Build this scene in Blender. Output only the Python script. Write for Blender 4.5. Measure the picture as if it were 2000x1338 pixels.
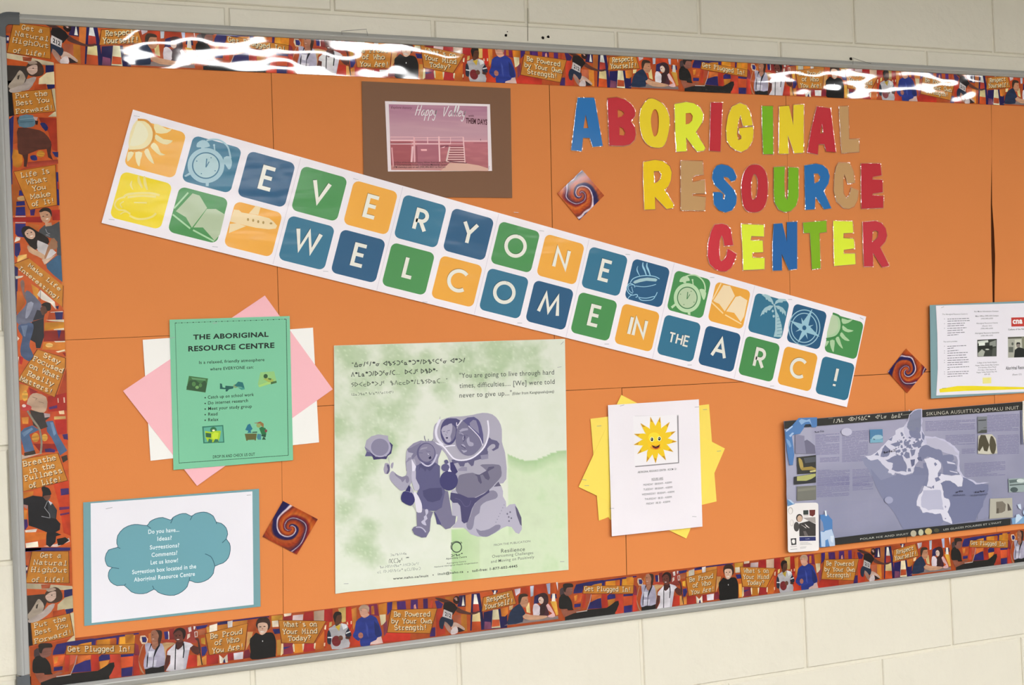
import bpy, math, random
from mathutils import Vector, Matrix
from mathutils.geometry import tessellate_polygon
# ---------- tuning values ----------
EXPO=0.37
LCOL=(.985,.99,1.0)
LAMPS=[(-1.45,-2.5,.38,1.2,14.5),(1.35,-2.5,.38,1.2,14.5),(4.15,-2.5,.38,1.2,14.5),(-.9,-5.6,.6,1.2,98),(1.3,-5.6,.6,1.2,98),(3.5,-5.6,.6,1.2,98)]
LAMS=6; LAMD=.0065; XOFF=0.0
BLOCKC=(.735,.695,.585); BLOCKM=(.715,.675,.565)
EOR=1.18
def EFN(z): return 1.17-(z-.75)*.345
BU0,BUP,BUW=.0062,.0625,.0547; BV0,BV1,BV2,BV3=.07,.481,.53,.936
for o in list(bpy.data.objects): bpy.data.objects.remove(o)
scn=bpy.context.scene; COL=scn.collection; R=random.Random(7)

# ---------- camera (wall plane is y=0, camera on the -y side) ----------
F=2213.594; H=2.10
RM=((0.94069889,0.0411659,-0.33673575),(-0.03598269,0.99911849,0.02162149),(0.33732898,-0.00822266,0.94135091))
CX,CY,CZ=0.554358,0.63001564,-2.19491957
def fw(v): return Vector((v[0],v[2],-v[1]))
cam=bpy.data.cameras.new('camera'); co=bpy.data.objects.new('camera',cam); COL.objects.link(co)
cam.sensor_width=36; cam.lens=F/2000*36; cam.clip_start=.05
rx,dn,fd=fw(RM[0]),fw(RM[1]),fw(RM[2])
co.matrix_world=Matrix(((rx.x,-dn.x,-fd.x,CX),(rx.y,-dn.y,-fd.y,CZ),(rx.z,-dn.z,-fd.z,H-CY),(0,0,0,1)))
scn.camera=co
# ---------- world, exposure ----------
w=bpy.data.worlds.new('world'); scn.world=w; w.use_nodes=True
w.node_tree.nodes['Background'].inputs[0].default_value=(.9,.93,1,1); w.node_tree.nodes['Background'].inputs[1].default_value=.05
vs=scn.view_settings; vs.view_transform='Standard'; vs.look='None'; vs.gamma=1; vs.use_curve_mapping=False; vs.exposure=EXPO
# ---------- helpers ----------
def lin(c): return c/12.92 if c<=.04045 else ((c+.055)/1.055)**2.4
def rgb(h,e=1.0):
    if isinstance(h,str):
        h=h.lstrip('#'); h=[int(h[i:i+2],16) for i in (0,2,4)]
    return tuple(min(.92,lin(c/255)/e) for c in h)
TILT=None       # how far a loosely pinned sheet stands off the board at wall position (x,z)
def tl(x,z): return TILT(x,z) if TILT else 0.0
def Wp(px,py,d=0.0):
    if TILT is None: return Wq(px,py,d)
    x,z=Wq(px,py,d)
    for _ in range(3): x,z=Wq(px,py,d+TILT(x,z))
    return x,z
def Wq(px,py,d=0.0):
    a,b=(px-1000)/F,(py-669)/F
    q=[RM[0][i]*a+RM[1][i]*b+RM[2][i] for i in range(3)]
    t=(-d-CZ)/q[2]
    return (CX+q[0]*t, H-(CY+q[1]*t))
def EZ(z):   # how strongly the ceiling lamps light the wall at height z (to turn photo colours into paint colours)
    return EFN(z)
def link(o,parent=None):
    COL.objects.link(o)
    if parent is not None: o.parent=parent
    return o
def tag(o,label=None,cat=None,group=None,kind=None):
    for k,v in (('label',label),('category',cat),('group',group),('kind',kind)):
        if v: o[k]=v
    return o
def org(p):
    v=Vector((0,0,0))
    while p is not None: v=v+p.location; p=p.parent
    return v
def mk(name,vs_,fs,mat,parent=None,cols=None,smooth=False):
    xs=[v[0] for v in vs_]; ys=[v[1] for v in vs_]; zs=[v[2] for v in vs_]
    c=Vector(((min(xs)+max(xs))/2,(min(ys)+max(ys))/2,(min(zs)+max(zs))/2))
    me=bpy.data.meshes.new(name); me.from_pydata([(v[0]-c.x,v[1]-c.y,v[2]-c.z) for v in vs_],[],fs); 
    if cols:
        at=me.color_attributes.new('Col','FLOAT_COLOR','POINT')
        fl=[]
        for k in cols: fl+= [k[0],k[1],k[2],1.0]
        at.data.foreach_set('color',fl)
    if smooth: me.polygons.foreach_set('use_smooth',[True]*len(me.polygons))
    me.materials.append(mat); me.update()
    o=bpy.data.objects.new(name,me); o.location=c-org(parent); return link(o,parent)
def box(name,x0,x1,y0,y1,z0,z1,mat,parent=None,bev=0):
    if bev:
        b=bev; v=[]
        for (y,i) in ((y1,0),(y0+b,0),(y0,b)):
            v+=[(x0+i,y,z0+i),(x1-i,y,z0+i),(x1-i,y,z1-i),(x0+i,y,z1-i)]
        f=[(0,3,2,1),(8,9,10,11)]
        for r in (0,4):
            for k in range(4): f.append((r+k,r+(k+1)%4,r+4+(k+1)%4,r+4+k))
        return mk(name,v,f,mat,parent)
    v=[(x,y,z) for x in (x0,x1) for y in (y0,y1) for z in (z0,z1)]
    return mk(name,v,[(0,1,3,2),(4,6,7,5),(0,4,5,1),(2,3,7,6),(0,2,6,4),(1,5,7,3)],mat,parent)
# ---------- materials ----------
def newmat(n):
    m=bpy.data.materials.new(n); m.use_nodes=True; nt=m.node_tree
    return m,nt,nt.nodes['Principled BSDF']
def bump(nt,b,scale,dist,detail=2,strength=1,vec=None,sock='Normal'):
    g=nt.nodes.new('ShaderNodeNewGeometry'); n=nt.nodes.new('ShaderNodeTexNoise'); n.inputs['Scale'].default_value=scale; n.inputs['Detail'].default_value=detail
    mp=nt.nodes.new('ShaderNodeMapping'); mp.inputs['Scale'].default_value=vec or (1,1,1)
    nt.links.new(g.outputs['Position'],mp.inputs['Vector']); nt.links.new(mp.outputs[0],n.inputs['Vector'])
    u=nt.nodes.new('ShaderNodeBump'); u.inputs['Distance'].default_value=dist; u.inputs['Strength'].default_value=strength
    nt.links.new(n.outputs[0],u.inputs['Height']); nt.links.new(u.outputs[0],b.inputs[sock]); return n,u
def pmat(name,col,rough=.7,spec=.4,metal=0,nscale=60,ndist=.0002,var=.05,coat=0,coatr=.05,vec=None,detail=2,vscale=7):
    m,nt,b=newmat(name)
    n,_=bump(nt,b,nscale,ndist,detail,1,vec)
    n2=nt.nodes.new('ShaderNodeTexNoise'); n2.inputs['Scale'].default_value=vscale; n2.inputs['Detail'].default_value=4
    g=nt.nodes.new('ShaderNodeNewGeometry'); nt.links.new(g.outputs['Position'],n2.inputs['Vector'])
    mr=nt.nodes.new('ShaderNodeMapRange'); mr.inputs[3].default_value=1-var; mr.inputs[4].default_value=1+var; nt.links.new(n2.outputs[0],mr.inputs[0])
    if col is None:
        a=nt.nodes.new('ShaderNodeAttribute'); a.attribute_name='Col'; src=a.outputs['Color']
    else:
        a=nt.nodes.new('ShaderNodeRGB'); a.outputs[0].default_value=(*col,1); src=a.outputs[0]
    vm=nt.nodes.new('ShaderNodeVectorMath'); vm.operation='SCALE'; nt.links.new(src,vm.inputs[0]); nt.links.new(mr.outputs[0],vm.inputs['Scale'])
    nt.links.new(vm.outputs[0],b.inputs['Base Color'])
    b.inputs['Roughness'].default_value=rough; b.inputs['Specular IOR Level'].default_value=spec; b.inputs['Metallic'].default_value=metal
    b.inputs['Coat Weight'].default_value=coat; b.inputs['Coat Roughness'].default_value=coatr
    if coat: nt.links.new(_.outputs[0],b.inputs['Coat Normal']); b.inputs['Coat IOR'].default_value=1.72 if coat==1 else 1.5
    return m
MPRINT=pmat('matte_print',None,.6,.35)
MSATIN=pmat('satin_print',None,.5,.25,nscale=9,ndist=.002,coat=.12,coatr=.16,vec=(1,1,2.5))
MLAM=pmat('laminated_print',None,.6,.15,nscale=LAMS,ndist=LAMD,coat=1,coatr=.05,vec=(.7,1,1.5),detail=2.0,var=.3,vscale=75)
MLAMF=pmat('laminated_card',None,.6,.12,nscale=14,ndist=.0006,coat=.55,coatr=.08,detail=1,var=.3,vscale=75)
MCARD=pmat('laminated_letter_card',None,.6,.3,nscale=14,ndist=.0006,coat=.16,coatr=.1,detail=1,var=.02)
MSWIRL=pmat('glossy_swirl_print',None,.6,.12,nscale=14,ndist=.0006,coat=.15,coatr=.08,detail=1,var=.1,vscale=75)
MGLOSS=pmat('glossy_poster_print',None,.4,.4,nscale=6,ndist=.0025,coat=.5,coatr=.16,var=.03)
def clearfilm():
    m=bpy.data.materials.new('clear_laminate'); m.use_nodes=True; nt=m.node_tree; nt.nodes.clear()
    out=nt.nodes.new('ShaderNodeOutputMaterial'); mx=nt.nodes.new('ShaderNodeMixShader'); t=nt.nodes.new('ShaderNodeBsdfTransparent'); gl=nt.nodes.new('ShaderNodeBsdfGlossy')
    gl.inputs['Roughness'].default_value=.12; t.inputs[0].default_value=(.93,.93,.92,1); mx.inputs[0].default_value=.30
    g=nt.nodes.new('ShaderNodeNewGeometry'); n=nt.nodes.new('ShaderNodeTexNoise'); n.inputs['Scale'].default_value=55; u=nt.nodes.new('ShaderNodeBump'); u.inputs['Distance'].default_value=.004
    nt.links.new(g.outputs['Position'],n.inputs['Vector']); nt.links.new(n.outputs[0],u.inputs['Height']); nt.links.new(u.outputs[0],gl.inputs['Normal'])
    nt.links.new(t.outputs[0],mx.inputs[1]); nt.links.new(gl.outputs[0],mx.inputs[2]); nt.links.new(mx.outputs[0],out.inputs[0]); return m
MFILM=clearfilm()
MALU=pmat('brushed_aluminium',rgb('#b6b6b2'),.55,.3,metal=.08,nscale=260,ndist=.0001,vec=(.05,1,1),var=.04)
MALUV=pmat('brushed_aluminium_upright',rgb('#b0b0ae'),.5,.4,metal=.1,nscale=260,ndist=.0001,vec=(1,1,.05),var=.04)
MGREY=pmat('grey_plastic',rgb('#5c6064'),.5,.4,var=.05)
MSTEEL=pmat('staple_steel',rgb('#9a9aa0'),.35,.5,metal=.8)
MBOARD=pmat('gap_shade_board_core',rgb('#4a2410'),.9,.1)  # shadow in the gaps between orange sheets is put into this dark colour
MBLOCK=pmat('painted_block',BLOCKC,.42,.45,nscale=28,ndist=.0035,detail=5,var=.035)
MMORT=pmat('painted_mortar',BLOCKM,.5,.4,nscale=60,ndist=.002,detail=4,var=.06)
MWALL=pmat('painted_plaster',rgb('#8c887c'),.7)
MFLOOR=pmat('vinyl_floor',rgb('#686258'),.4,var=.1)
MCEIL=pmat('ceiling_tile_paint',rgb('#606060'),.9)
# ---------- geometry of flat print ----------
class K:               # a frame of photo coordinates: origin and magnification of the detail view the outlines were read from
    def __init__(s,ox=0,oy=0,sc=1.0): s.o=(ox,oy,sc)
    def __call__(s,x,y): return (s.o[0]+x/s.o[2], s.o[1]+y/s.o[2])
PX=K()
def pts(st): return [tuple(float(a) for a in p.split(',')) for p in st.split()] if isinstance(st,str) else list(st)
def smooth(p,n=4,closed=True):
    o=[];N=len(p)
    for i in range(N if closed else N-1):
        a,b,c,d=[p[j%N] if closed else p[min(max(j,0),N-1)] for j in (i-1,i,i+1,i+2)]
        for k in range(n):
            t=k/n
            o.append(tuple(.5*(2*b[q]+(c[q]-a[q])*t+(2*a[q]-5*b[q]+4*c[q]-d[q])*t*t+(3*b[q]-a[q]-3*c[q]+d[q])*t**3) for q in (0,1)))
    if not closed: o.append(p[-1])
    return o
def ellp(cx,cy,a,b,n=22,rot=0,a0=0,a1=360):
    r=math.radians(rot); o=[]
    m=n if abs(a1-a0)>=360 else n+1
    for i in range(m):
        t=math.radians(a0+(a1-a0)*i/n); x,y=a*math.cos(t),b*math.sin(t)
        o.append((cx+x*math.cos(r)-y*math.sin(r),cy+x*math.sin(r)+y*math.cos(r)))
    return o
def ribbon_quads(p,wd,closed=False,taper=0):
    n=len(p); L=[];Rr=[]
    for i in range(n):
        if closed: a,b,c=p[i-1],p[i],p[(i+1)%n]
        else: a,b,c=p[max(i-1,0)],p[i],p[min(i+1,n-1)]
        d1=(b[0]-a[0],b[1]-a[1]);d2=(c[0]-b[0],c[1]-b[1])
        l1=math.hypot(*d1) or 1e-9;l2=math.hypot(*d2) or 1e-9
        if d1==(0,0): d1,l1=d2,l2
        if d2==(0,0): d2,l2=d1,l1
        n1=(-d1[1]/l1,d1[0]/l1);n2=(-d2[1]/l2,d2[0]/l2)
        m=(n1[0]+n2[0],n1[1]+n2[1]);ml=math.hypot(*m)
        if ml<.25: m=n1;k=1
        else:
            m=(m[0]/ml,m[1]/ml);k=min(1/max(m[0]*n1[0]+m[1]*n1[1],.35),2.2)
        h=wd/2
        if taper: h*=1-taper*abs(2*i/(n-1)-1)
        L.append((b[0]+m[0]*h*k,b[1]+m[1]*h*k));Rr.append((b[0]-m[0]*h*k,b[1]-m[1]*h*k))
    return [(L[i],L[(i+1)%n],Rr[(i+1)%n],Rr[i]) for i in range(n if closed else n-1)]
STEP=6e-5
class Art:
    """flat printed shapes on one sheet, stacked by hair-thin layers of ink"""
    def __init__(s,name,parent,d,mat=MPRINT,k=PX,e=None,tf=None,dd=0):
        s.n,s.p,s.d,s.m,s.k,s.tf=name,parent,d,mat,k,tf
        s.e=e if e else EZ(org(parent).z) if parent is not None else 1
        s.v=[];s.f=[];s.c=[];s.b=[];s.dd=dd;s.sub=0;s.jit=0
    def w(s,p):
        q=Wp(*s.k(*p),s.d)
        return s.tf(q) if s.tf else q
    def lev(s,bb):
        l=0
        for b in s.b:
            if b[0]<bb[1] and b[1]>bb[0] and b[2]<bb[3] and b[3]>bb[2]: l=max(l,b[4])
        s.b.append((*bb,l+1)); return l+1
    def add(s,tris,col,lv=None,sub=0):
        """tris: list of polygons in wall coords"""
        if not tris: return 0
        P=[p for t in tris for p in t]
        if lv is None: lv=s.lev((min(p[0] for p in P),max(p[0] for p in P),min(p[1] for p in P),max(p[1] for p in P)))
        y=-(s.d+s.dd+lv*STEP+sub*6e-6); c=rgb(col,s.e) if not (isinstance(col,tuple) and isinstance(col[0],float)) else col
        for t in tris:
            b=len(s.v); s.v+=[(p[0],y-tl(*p),p[1]) for p in t]; s.c+=[c]*len(t) if not s.jit else [tuple(min(.95,q*g_) for q in c) for g_ in [s.hsh(p) for p in t]]; s.f.append(tuple(range(b,b+len(t))))
        return lv
    def hsh(s,p): return 1+s.jit*math.sin(p[0]*733.1+p[1]*1291.7)
    def poly(s,col,st,sm=0,holes=(),raw=False,lv=None):
        p=pts(st)
        if sm: p=smooth(p,sm)
        loops=[[s.w(q) for q in p]]+[[s.w(q) for q in (smooth(pts(h),sm) if sm else pts(h))] for h in holes]
        if len(loops)==1 and len(loops[0])<=4: T=[loops[0]]
        else:
            fl=[q for l in loops for q in l]
            T=[[fl[i] for i in t] for t in tessellate_polygon([[Vector((q[0],q[1],0)) for q in l] for l in loops])]
        T=[t if sum(t[i][0]*t[(i+1)%len(t)][1]-t[(i+1)%len(t)][0]*t[i][1] for i in range(len(t)))>0 else t[::-1] for t in T]
        return s.add(T,col,lv)
    def ell(s,col,cx,cy,a,b,n=18,rot=0): return s.poly(col,ellp(cx,cy,a,b,n,rot))
    def line(s,col,st,wd,sm=0,closed=False,taper=0,lv=None):
        p=pts(st)
        if sm: p=smooth(p,sm,closed)
        q=[[s.w(c) for c in r] for r in ribbon_quads(p,wd,closed,taper)]
        return s.add([t if sum(t[i][0]*t[(i+1)%4][1]-t[(i+1)%4][0]*t[i][1] for i in range(4))>0 else t[::-1] for t in q],col,lv)
    def strokes(s,txt,font,x0,y0,x1,y1,h,col,wd,adv=10.,cap=10.,perp=False,sh=None,shc='#3a1a08',prop=False):
        """stroke lettering fitted between two baseline points"""
        def width(c): 
            return (max(q[0] for pl in font[c] for q in pl)+3.2) if prop and c in font and font[c] else adv*.62 if prop else adv
        tot=sum(width(c) for c in txt)-(3.2 if prop else 1)
        ux,uy=(x1-x0)/tot,(y1-y0)/tot
        if perp: L=math.hypot(ux,uy); vx,vy=uy/L*h/cap,-ux/L*h/cap
        else: vx,vy=0,-h/cap
        lv=None
        for (ox,oy,cc) in (((sh[0],sh[1],shc),) if sh else ())+((0,0,col),):
            x=0;k=0;Q=[]
            for c in txt:
                for pl in font.get(c,()):
                    p=[(x0+ox+(x+a)*ux+b*vx,y0+oy+(x+a)*uy+b*vy) for a,b in pl]
                    Q.append([[s.w(t) for t in r] for r in ribbon_quads(p,wd)])
                x+=width(c)
            if not Q: return
            A=[p for q in Q for t in q for p in t]
            lv=s.lev((min(p[0] for p in A),max(p[0] for p in A),min(p[1] for p in A),max(p[1] for p in A)))
            for k,q in enumerate(Q):
                s.add([t if sum(t[i][0]*t[(i+1)%4][1]-t[(i+1)%4][0]*t[i][1] for i in range(4))>0 else t[::-1] for t in q],cc,lv,sub=k%6)
    def text(s,txt,x0,y0,x1,y1,h,col,bold=0,perp=False,shear=0,cap=.729):
        vs_,fs,wd=glyphs(txt,bold,shear)
        if not vs_: return
        ux,uy=(x1-x0)/wd,(y1-y0)/wd
        if perp: L=math.hypot(ux,uy); vx,vy=uy/L*h/cap,-ux/L*h/cap
        else: vx,vy=0,-h/cap
        P=[s.w((x0+a*ux+b*vx,y0+a*uy+b*vy)) for a,b in vs_]
        s.add([[P[i] for i in f] for f in fs],col)
    def done(s,label=None,kind=None):
        if not s.v: return None
        o=mk(s.n,s.v,s.f,s.m,s.p,s.c); tag(o,label,kind=kind); return o
_gc={}
def glyphs(txt,bold,shear):
    key=(txt,bold,shear)
    if key in _gc: return _gc[key]
    cu=bpy.data.curves.new('t','FONT'); cu.body=txt; cu.size=1; cu.resolution_u=3; cu.offset=bold; cu.shear=shear; cu.fill_mode='FRONT'
    if bold: cu.space_character=1.08
    ob=bpy.data.objects.new('t',cu); COL.objects.link(ob)
    dg=bpy.context.evaluated_depsgraph_get(); dg.update(); me=ob.evaluated_get(dg).to_mesh()
    v=[(a.co.x,a.co.y) for a in me.vertices]; f=[tuple(p.vertices) for p in me.polygons]
    bpy.data.objects.remove(ob)
    f=[t if sum(v[t[i]][0]*v[t[(i+1)%len(t)]][1]-v[t[(i+1)%len(t)]][0]*v[t[i]][1] for i in range(len(t)))>0 else t[::-1] for t in f]
    if v:
        mn=min(a[0] for a in v); mxx=max(a[0] for a in v); v=[(a[0]-mn,a[1]) for a in v]; r=(v,f,mxx-mn)
    else: r=([],[],1)
    _gc[key]=r; return r
def F_(src):
    return {k:[pts(p) for p in v.split('|')] for k,v in src.items()}
TYPE=F_({'G':"8,8 6,10 3,10 1,8 1,2 3,0 6,0 8,2 8,4|5,4 9,4",'N':"1,0 1,10 8,0 8,10|0,0 3,0|0,10 2,10|7,10 9,10",'H':"1,0 1,10|8,0 8,10|1,5 8,5|0,0 3,0|6,0 9,0|0,10 3,10|6,10 9,10",'O':"5,10 2,9 1,5 2,1 5,0 8,1 9,5 8,9 5,10",'L':"3,0 3,10|1,10 5,10|1,0 8,0 8,3",'P':"2,0 2,10 6,10 8,9 8,6 6,5 2,5|0,0 5,0|0,10 2,10",'B':"2,0 2,10 6,10 8,9 8,6 6,5 2,5|6,5 8,4 9,2 7,0 0,0|0,10 2,10",'Y':"1,10 5,5 9,10|5,5 5,0|3,0 7,0|0,10 3,10|7,10 10,10",'F':"2,0 2,10 8,10 8,7|2,5 6,5|0,0 5,0|0,10 2,10",'W':"0,10 2,0 5,7 8,0 10,10|0,10 2,10|8,10 10,10",'M':"1,0 1,10 5,3 9,10 9,0|0,0 3,0|7,0 10,0",'I':"5,0 5,10|2,0 8,0|2,10 8,10",'S':"8,8 6,10 3,10 1,8 2,6 7,4 9,2 7,0 3,0 1,2",'R':"2,0 2,10 6,10 8,9 8,6 6,5 2,5|5,5 8,0 10,0|0,0 4,0|0,10 2,10",'A':"0,0 5,10 10,0|2,4 8,4|0,0 3,0|7,0 10,0",'T':"5,0 5,10|1,7 1,10 9,10 9,7|3,0 7,0",
'a':"2,6 4,7 7,6 7,1 9,0|7,4 3,4 1,2 3,0 5,0 7,2",'b':"1,10 2,10 2,0|2,5 5,7 8,6 9,3 8,1 5,0 2,2",'c':"8,5 6,7 3,7 1,5 1,2 3,0 6,0 8,1",'d':"6,10 8,10 8,0 9,0|8,5 5,7 2,6 1,3 2,1 5,0 8,2",'e':"1,4 8,4 7,6 5,7 2,6 1,4 1,2 3,0 6,0 8,1",'f':"3,0 3,8 5,10 8,9|1,6 7,6|1,0 6,0",'g':"8,7 8,-1 6,-3 2,-3|8,5 5,7 2,6 1,4 2,1 5,0 8,2|8,7 9,7",'h':"1,10 2,10 2,0|2,5 5,7 8,5 8,0|0,0 4,0|6,0 10,0",'i':"3,6 5,6 5,0|2,0 8,0|4.3,9 5.7,9",'k':"1,10 2,10 2,0|8,6 2,3|4,4 8,0|0,0 4,0|6,0 10,0",'l':"3,10 5,10 5,0|2,0 8,0",'m':"1,6 2,6 2,0|2,5 4,7 5,5 5,0|5,5 7,7 9,5 9,0",'n':"1,6 2,6 2,0|2,5 5,7 8,5 8,0|0,0 4,0|6,0 10,0",'o':"5,7 2,6 1,3 2,1 5,0 8,1 9,3 8,6 5,7",'p':"1,6 2,6 2,-3|2,5 5,7 8,6 9,3 8,1 5,0 2,2|0,-3 4,-3",'r':"1,6 3,6 3,0|3,4 5,6 8,6|1,0 6,0",'s':"7,6 4,7 2,6 3,4 7,3 8,1 5,0 2,1",'t':"4,9 4,1 6,0 8,1|1,6 8,6",'u':"1,6 2,6 2,1 4,0 8,2|8,6 8,0 9,0",'w':"0,6 3,0 5,5 7,0 10,6",'y':"1,6 5,0|9,6 4,-3 2,-3|0,6 3,6|7,6 10,6",'!':"5,10 5,3|5,1 5,0",'\'':"5,10 5,8",'?':"2,8 3,10 6,10 8,8 5,5 5,3|5,1 5,0"})
def arc(cx,cy,r,a0,a1,n=14): return ' '.join('%.3f,%.3f'%(cx+r*math.cos(math.radians(a0+(a1-a0)*i/n)),cy+r*math.sin(math.radians(a0+(a1-a0)*i/n))) for i in range(n+1))
GEO=F_({'E':"5.5,10 .6,10 .6,0 5.5,0|.6,5.2 5,5.2",'V':"0,10.3 3.7,.4 7.4,10.3",'R':"0.6,0 .6,9.9 3,9.9 "+arc(3,7.2,2.7,90,-90,10)+" 0.6,4.5|3,4.5 6,0",'Y':"0,10.3 3.4,5 6.8,10.3|3.4,5 3.4,0",'O':arc(5,5,5.1,90,450,30),'N':".6,0 .6,9.6 7,.6 7,10",'W':"0,10.2 2.7,.6 5.5,9.8 8.3,.6 11,10.2",'L':".6,10 .6,.5 4.6,.5",'C':arc(5,5,5.1,48,312,24),'M':"0,0 2,9.8 5.3,1.2 8.6,9.8 10.6,0",'I':".5,0 .5,10",'T':"3,0 3,9.5|0,9.5 6,9.5",'H':".6,0 .6,10|6.4,0 6.4,10|.6,5.2 6.4,5.2",'A':"0,0 4,9.9 8,0|1.7,3.3 6.3,3.3",'!':".6,10.4 .6,3|.6,1.2 .6,0"})
SYL=F_({'1':"0,0 4,9 8,0 0,0",'2':"8,0 0,4.5 8,9 8,0",'3':"0,0 8,4.5 0,9 0,0",'4':"0,8.6 4,9 8,6 8,3 4,0 0,.4",'5':"8,8.6 4,9 0,6 0,3 4,0 8,.4",'6':"0,0 3,9 4,9",'7':"3,4.5 0,3.5 0,1 3,0 5,1 5,3.5 3,4.5 8,4.5",'8':"4,5 1,5 0,2.5 1,0 4,0 5,2.5 4,5|4,5 4,0 7.5,0",'9':"0,0 4,9 8,0",'J':"6,9 6,2 3,0 0,1",'L':"1,9 1,0 7,0",'>':"0,0 8,4.5 0,9",'<':"8,0 0,4.5 8,9",'h':"2,9 0,7 2,5 4,7 2,9|4,7 4,0 6,0 8,2 6,4 4,3",'c':"4,9 1,8.5 0,7 1,5.5 4,5",'b':"1.5,9 0,7 1.5,6 3,7.5 1.5,9|3,9 3,6 5,6 5,8 3,8",'z':"6,9 0,6 6,4 2,0",'n':"0,0 0,6 2,9 5,9 7,6 7,0",'-':"0,4 4,4",'.':"0,0 1,.6",'"':"0,9 0,7|2,9 2,7",'(':"3,9 1,7 1,2 3,0",')':"0,9 2,7 2,2 0,0",'a':"0,4.5 4,4.5 7,3.5 7,1 4,0 0,0",'e':"7,4.5 3,4.5 0,3.5 0,1 3,0 7,0"})
# ---------- sheets ----------
def area(l): return sum(l[i][0]*l[(i+1)%len(l)][1]-l[(i+1)%len(l)][0]*l[i][1] for i in range(len(l)))
def sheet(name,st,d,col,mat=None,label=None,cat=None,group=None,th=.0005,k=PX,sm=0,holes=(),parent=None,tf=None,e=None):
    """a piece of paper or card: front face at distance d from the wall, real thickness"""
    loops=[]
    for h in [st]+list(holes):
        p=pts(h)
        if sm: p=smooth(p,sm)
        q=[Wp(*k(*a),d) for a in p]
        if tf: q=[tf(a) for a in q]
        loops.append(q)
    if area(loops[0])<0: loops[0]=loops[0][::-1]
    for i in range(1,len(loops)):
        if area(loops[i])>0: loops[i]=loops[i][::-1]
    fl=[q for l in loops for q in l]; n=len(fl)
    zc=sum(q[1] for q in loops[0])/len(loops[0])
    v=[(q[0],-d-tl(*q),q[1]) for q in fl]+[(q[0],-d+th-tl(*q),q[1]) for q in fl]
    T=[tuple(t) for t in tessellate_polygon([[Vector((q[0],q[1],0)) for q in l] for l in loops])] if len(fl)>4 or len(loops)>1 else [tuple(range(4))]
    T=[t if area([fl[i] for i in t])>0 else t[::-1] for t in T]
    f=T+[tuple(i+n for i in t[::-1]) for t in T]; b=0
    for l in loops:
        m=len(l)
        for i in range(m): j=(i+1)%m; f.append((b+j,b+i,b+i+n,b+j+n))
        b+=m
    c=rgb(col,e or EZ(zc))
    o=mk(name,v,f,mat or MPRINT,parent,[c]*len(v)); tag(o,label,cat,group)
    o['_d']=d
    return o,loops
def staple(parent,px,py,ang=0,L=.0115,d=None):
    d=(d or parent['_d'])+.0003; x,z=Wp(px,py,d); a=math.radians(ang); dx,dz=math.cos(a)*L/2,math.sin(a)*L/2; t=.0004
    nx,nz=-math.sin(a)*t,math.cos(a)*t; v=[]
    for y in (-d-.0005-tl(x,z),-d+.0002-tl(x,z)):
        v+=[(x-dx-nx,y,z-dz-nz),(x+dx-nx,y,z+dz-nz),(x+dx+nx,y,z+dz+nz),(x-dx+nx,y,z-dz+nz)]
    return mk('staple',v,[(0,1,2,3),(7,6,5,4),(0,4,5,1),(1,5,6,2),(2,6,7,3),(3,7,4,0)],MSTEEL,parent)
def gridart(name,parent,corners,nx,ny,fn,d,mat,k=PX,label=None,e=None):
    """printed picture as a fine mesh of coloured points; fn(u,v)->rgb"""
    c=[Wp(*k(*p),d) for p in pts(corners)]; e=e or EZ(org(parent).z)
    v=[];cl=[];f=[]
    for j in range(ny+1):
        for i in range(nx+1):
            u,w_=i/nx,j/ny
            a=[c[0][q]*(1-u)*(1-w_)+c[1][q]*u*(1-w_)+c[2][q]*u*w_+c[3][q]*(1-u)*w_ for q in (0,1)]
            v.append((a[0],-d-STEP-tl(*a),a[1])); cl.append(rgb(fn(u,w_),e))
    for j in range(ny):
        for i in range(nx): a=j*(nx+1)+i; f.append((a,a+nx+1,a+nx+2,a+1))
    o=mk(name,v,f,mat,parent,cl); tag(o,label); return o
def mix(a,b,t):
    t=max(0,min(1,t)); return tuple(a[i]+(b[i]-a[i])*t for i in range(3))
def hx(h): h=h.lstrip('#'); return tuple(int(h[i:i+2],16) for i in (0,2,4))
from mathutils import noise as _N
def nz(x,y,s=0): return _N.noise(Vector((x,y,s)))
# ================= the room =================
def struct(o): o['kind']='structure'; return o
X0,X1,Y0,ZT=-2.6,5.4,-7.2,2.78
struct(box('floor',X0,X1,Y0,.25,-.08,0,MFLOOR))
struct(box('ceiling',X0,X1,Y0,.25,ZT,ZT+.08,MCEIL))
struct(box('wall_left',X0-.1,X0,Y0,.25,0,ZT,MWALL)); struct(box('wall_right',X1,X1+.1,Y0,.25,0,ZT,MWALL)); struct(box('wall_front',X0-.1,X1+.1,Y0-.1,Y0,0,ZT,MWALL))
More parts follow.
